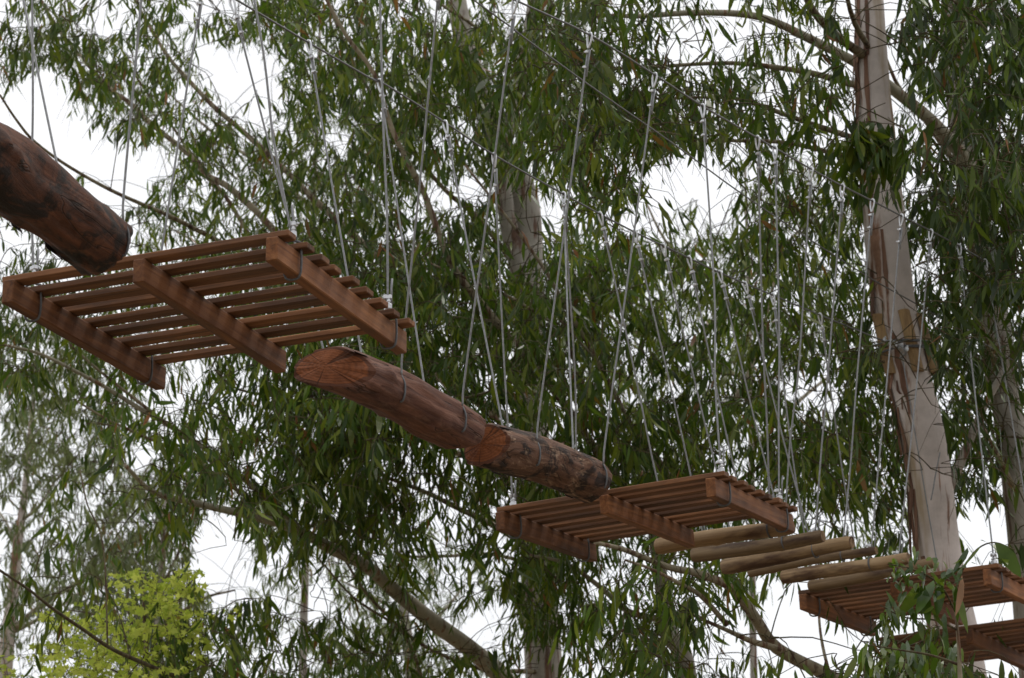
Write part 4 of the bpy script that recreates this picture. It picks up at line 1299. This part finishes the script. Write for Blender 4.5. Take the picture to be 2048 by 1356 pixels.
# ---- round poles between the second and third platform
POLES = [((1315, 1093), (1585, 1052), .039, 'thickest pole, first of the row, half hidden by the middle platform'),
         ((1386, 1112), (1647, 1072), .035, 'second round pole from the middle platform'),
         ((1446, 1132), (1705, 1087), .038, 'third round pole from the middle platform'),
         ((1499, 1145), (1753, 1100), .024, 'thinnest round pole in the row of six'),
         ((1567, 1157), (1817, 1115), .035, 'fifth round pole from the middle platform, next after the thinnest'),
         ((1621, 1172), (1868, 1127), .031, 'last round pole, just above the platform in front of the trunk')]
PA = [(5, .1), (6, .1), (7, .1), (8, .06), (9, .08), (10, .08)]
PB = [(5, .84), (6, .71), (7, .72), (8, .74), (9, .71), (10, .72)]
ORD = ['first', 'second', 'third', 'fourth', 'fifth', 'sixth']
for i, (pl, pr, r, lab) in enumerate(POLES):
    zc = 4.53 + 0.004 * i
    e0, e1 = at_z(*pl, zc), at_z(*pr, zc)
    e0 = at_y(*pl, (e0[1] + e1[1]) / 2 + .22); e1 = at_y(*pr, (e0[1] + e1[1]) / 2 - .22)
    mid_z = (e0[2] + e1[2]) / 2
    L = np.linalg.norm(e1 - e0)
    X = Vector(unit(e1 - e0)); Yv = Vector((0, 0, 1)).cross(X).normalized(); Z = X.cross(Yv)
    root = empty('round_pole', e0, 'tan peeled ' + lab, 'pole', 'row of hanging round poles')
    root.matrix_world = Matrix(((X.x, Yv.x, Z.x, e0[0]), (X.y, Yv.y, Z.y, e0[1]), (X.z, Yv.z, Z.z, e0[2]), (0, 0, 0, 1)))
    V, Fc = [], []
    seg, nx = 20, 32
    pk = [(random.uniform(.1, .9), random.uniform(math.pi, 2 * math.pi)) for _ in range(4)]
    for a in range(nx + 1):
        t = a / nx
        for k in range(seg):
            th = 2 * math.pi * k / seg
            rr = r * 1.08 * (1.08 - .18 * t) * (1 + .06 * mnoise.noise((t * 5 + i * 7, math.cos(th), math.sin(th))) + .03 * mnoise.noise((t * 14 + i * 7, math.cos(th) * 2, math.sin(th) * 2)))
            for kt, ka in pk:                             # trimmed knots
                rr += 0.006 * math.exp(-((t - kt) * L / .018) ** 2 - (math.remainder(th - ka, 2 * math.pi) * r / .018) ** 2)
            if a in (0, nx): rr *= .9
            x = L * t
            V.append((x, rr * math.cos(th) + .006 * math.sin(t * 3 + i), rr * math.sin(th) + .006 * math.sin(t * 4 + i * 2)))
    for a in range(nx):
        for k in range(seg):
            Fc.append((a * seg + k, a * seg + (k + 1) % seg, (a + 1) * seg + (k + 1) % seg, (a + 1) * seg + k))
    mesh_obj('pole_body', V, Fc, M_POLE, root, smooth=True)
    for a in (0, nx):
        ring = V[a * seg:(a + 1) * seg]
        cc = np.mean(np.array(ring), 0)
        FF = [(k, (k + 1) % seg, seg) if a else ((k + 1) % seg, k, seg) for k in range(seg)]
        mesh_obj('cut_face', list(ring) + [cc], FF, M_CUT_POLE, root)
    for nm, (ci, f), tops in (('left', PA[i], A3), ('right', PB[i], B3)):
        p = e0 + (e1 - e0) * f
        ring = [p + (r + .004) * (math.cos(a) * np.array(Yv) + math.sin(a) * np.array(Z)) for a in np.linspace(math.pi / 2, math.pi * 2.5, 11)]
        top = tops[ci] if not (nm == 'right' and i == 0) else tops[5] + (tops[4] - tops[5]) * .25
        hanger(top, p + np.array(Z) * (r + .012), 'hanger cable to the %s end of the %s round pole' % (nm, ORD[i]), ring if nm == 'right' else None)

# ---- padding blocks and wire wrap on the pale trunk
def trunk_at(z):
    i = int(np.argmin(np.abs(TS1[:, 2] - z)))
    return TS1[i, :3], TS1[i, 3]


zw = at_y(1808, 690, 15.85)[2]
zb1, zb0 = at_y(1808, 622, 15.85)[2], at_y(1808, 740, 15.85)[2]
BL = [(math.radians(-78), 'tan padding block at the middle of the pale trunk under the wire'), (math.radians(-22), 'tan padding block on the right side of the pale trunk'),
      (math.radians(-150), 'brown padding block on the left side of the pale trunk under the wire knot')]
for th, lab in BL:
    c1, r1 = trunk_at(zb1); c0, r0 = trunk_at(zb0)
    q = np.array([math.cos(th), math.sin(th), 0]); tq = np.array([-math.sin(th), math.cos(th), 0])
    p1 = np.array([c1[0], c1[1], zb1]) + q * (r1 + .002); p0 = np.array([c0[0], c0[1], zb0 - random.uniform(0, .03)]) + q * (r0 + .002)
    V = []
    hw, dp = 0.042, 0.05
    for p in (p0, p1):                                  # half-round stake, flat face to the tree
        for a in np.linspace(0, math.pi, 7):
            V.append(p + tq * hw * math.cos(a) + q * (dp * math.sin(a)))
    c = p0.copy()
    Fc = [(i, i + 1, i + 8, i + 7) for i in range(6)] + [(6, 0, 7, 13), tuple(range(6, -1, -1)), tuple(range(7, 14))]
    o = mesh_obj('padding_block', [v - c for v in V], Fc, M_BLOCK, None, loc=tuple(c))
    tag(o, lab, 'block', 'padding blocks round the trunk')
root = empty('wire_wrap', at_y(1808, 690, 16.0), 'grey steel wire wound twice round the padding blocks on the pale trunk', 'cable')
base = np.array(root.location)
for dz, kk in ((0.03, 0), (0.015, 1), (-0.03, 2), (-0.045, 3)):
    P = []
    for a in np.linspace(0, 2 * math.pi, 37):
        c, r = trunk_at(zw + dz)
        rad = r + 0.060 + 0.004 * math.sin(6 * a)
        P.append(np.array([c[0], c[1], zw + dz + 0.012 * math.sin(a + kk)]) + rad * np.array([math.cos(a), math.sin(a), 0]))
    V, Fc = tube(np.array(P) - base, 0.0065, 6, cap=False)
    mesh_obj('wire', V, Fc, M_LOOP, root, smooth=True)
knot = A3[-1]
for q in range(5):
    pz = knot + (at_y(1812, 700, knot[1] - .06) - knot) * q / 4
    nut_clamp(root, base, pz, (1, .2, -.3), 0.034)
V, Fc = tube(smooth_path(np.array([knot, at_y(1790, 684, knot[1] - .08), at_y(1812, 704, knot[1] - .1), at_y(1800, 716, knot[1] - .02)]), 4) - base, 0.008, 6)
mesh_obj('wire', V, Fc, M_WIRE, root, smooth=True)

# ---- stays from the wrap down to the platform before the trunk
for (px, Y, e, Ye, lab) in (((1803, 704), 15.72, (1876, 1135), 15.7, 'thin stay wire running straight down the front of the pale trunk'),
                            ((1880, 905), 15.75, (1862, 1000), 15.72, 'short slack wire crossing the right side of the pale trunk')):
    P = leg_path(at_y(*px, Y), at_y(*e, Ye), 0.004)
    c = P[-1]
    V, Fc = tube(P - c, 0.0045, 6)
    tag(mesh_obj('stay_wire', V, Fc, M_WIRE, None, smooth=True, loc=tuple(c)), lab, 'cable', 'stay wires')

# ---- young gum in front, its leaves hang over the right-hand platforms
TS = Tree(ground_below(1905, 1356, 9.3), 'leafy young gum sapling in front of the right hand platforms', M_BARK3, M_TWIG, M_LEAF_NEAR, name='gum_sapling')
TS.trunk([(1905, 1170, 4), (1912, 1230, 6), (1918, 1300, 8), (1925, 1420, 11)], 9.3, seg=8)
TS.limb([(1912, 1225), (1880, 1170), (1830, 1140), (1775, 1128)], 9.3, 9.0, 5, 2, seg=6)
TS.limb([(1908, 1190), (1925, 1140), (1955, 1098), (1990, 1085), (2030, 1100)], 9.3, 9.2, 5, 2, seg=6)
TS.limb([(1915, 1260), (1870, 1240), (1810, 1235), (1760, 1210)], 9.3, 9.1, 5, 2, seg=6)
TS.limb([(1920, 1330), (1860, 1310), (1800, 1300), (1740, 1290)], 9.3, 9.4, 6, 2, seg=6)


def sleaf(x, y, x2, y2, w, Y=9.2, face=0.5):
    b, e = at_y(x, y, Y + random.uniform(-.12, .12)), at_y(x2, y2, Y + random.uniform(-.2, .1))
    d = e - b; L = np.linalg.norm(d)
    nrm = unit(-FW * face + np.array([random.uniform(-.5, .5), 0, random.uniform(.2, .9)]))
    leaf_object(M_LEAF_NEAR, b, d / L, nrm, L, w * Y / F, random.random(), 0, TS.root)


for a in [(1838, 1165, 1806, 1250, 26), (1868, 1160, 1832, 1252, 30), (1874, 1168, 1900, 1240, 24), (1850, 1175, 1862, 1262, 22), (1905, 1168, 1925, 1250, 24), (1912, 1170, 1908, 1245, 16),
          (1935, 1095, 1925, 1150, 22), (1962, 1092, 1930, 1148, 20), (1990, 1085, 2050, 1150, 34), (1986, 1088, 2030, 1135, 24), (1960, 1080, 1990, 1100, 12), (1890, 1150, 1868, 1205, 18), (1800, 1235, 1770, 1190, 18), (1880, 1165, 1920, 1130, 16)]:
    sleaf(*a)
rs = random.Random(5)
for k in range(74):
    x, y = rs.gauss(1838, 42), rs.gauss(1140, 20)
    sleaf(x, y, x + rs.uniform(-16, 16), y + rs.uniform(8, 24), rs.uniform(7, 12), 9.15, rs.uniform(.2, .9))
for k in range(30):
    x, y = rs.uniform(1760, 1900), rs.gauss(1215, 18)
    sleaf(x, y, x + rs.uniform(-14, 14), y + rs.uniform(18, 46), rs.uniform(9, 16), 9.2, rs.uniform(.2, .9))
for k in range(90):
    x, y = rs.uniform(1700, 1925), rs.uniform(1275, 1370)
    sleaf(x, y, x + rs.uniform(-16, 16), y + rs.uniform(24, 52), rs.uniform(9, 15), 9.6, rs.uniform(.2, .9))
# one withered leaf hangs at the sprig's end
b, e = at_y(1924, 1150, 9.15), at_y(1918, 1236, 9.1)
w = leaf_mat('withered_leaf', [(0.30, 0.17, 0.10), (0.36, 0.22, 0.13)], rough=0.8, brown=0.0, trans=0.15, tcol=(0.1, 0.05, 0.02))
tag(leaf_object(w, b, unit(e - b), unit(-FW + np.array([.3, 0, .2])), np.linalg.norm(e - b), .03, .4, 0, TS.root), 'withered light brown leaf')
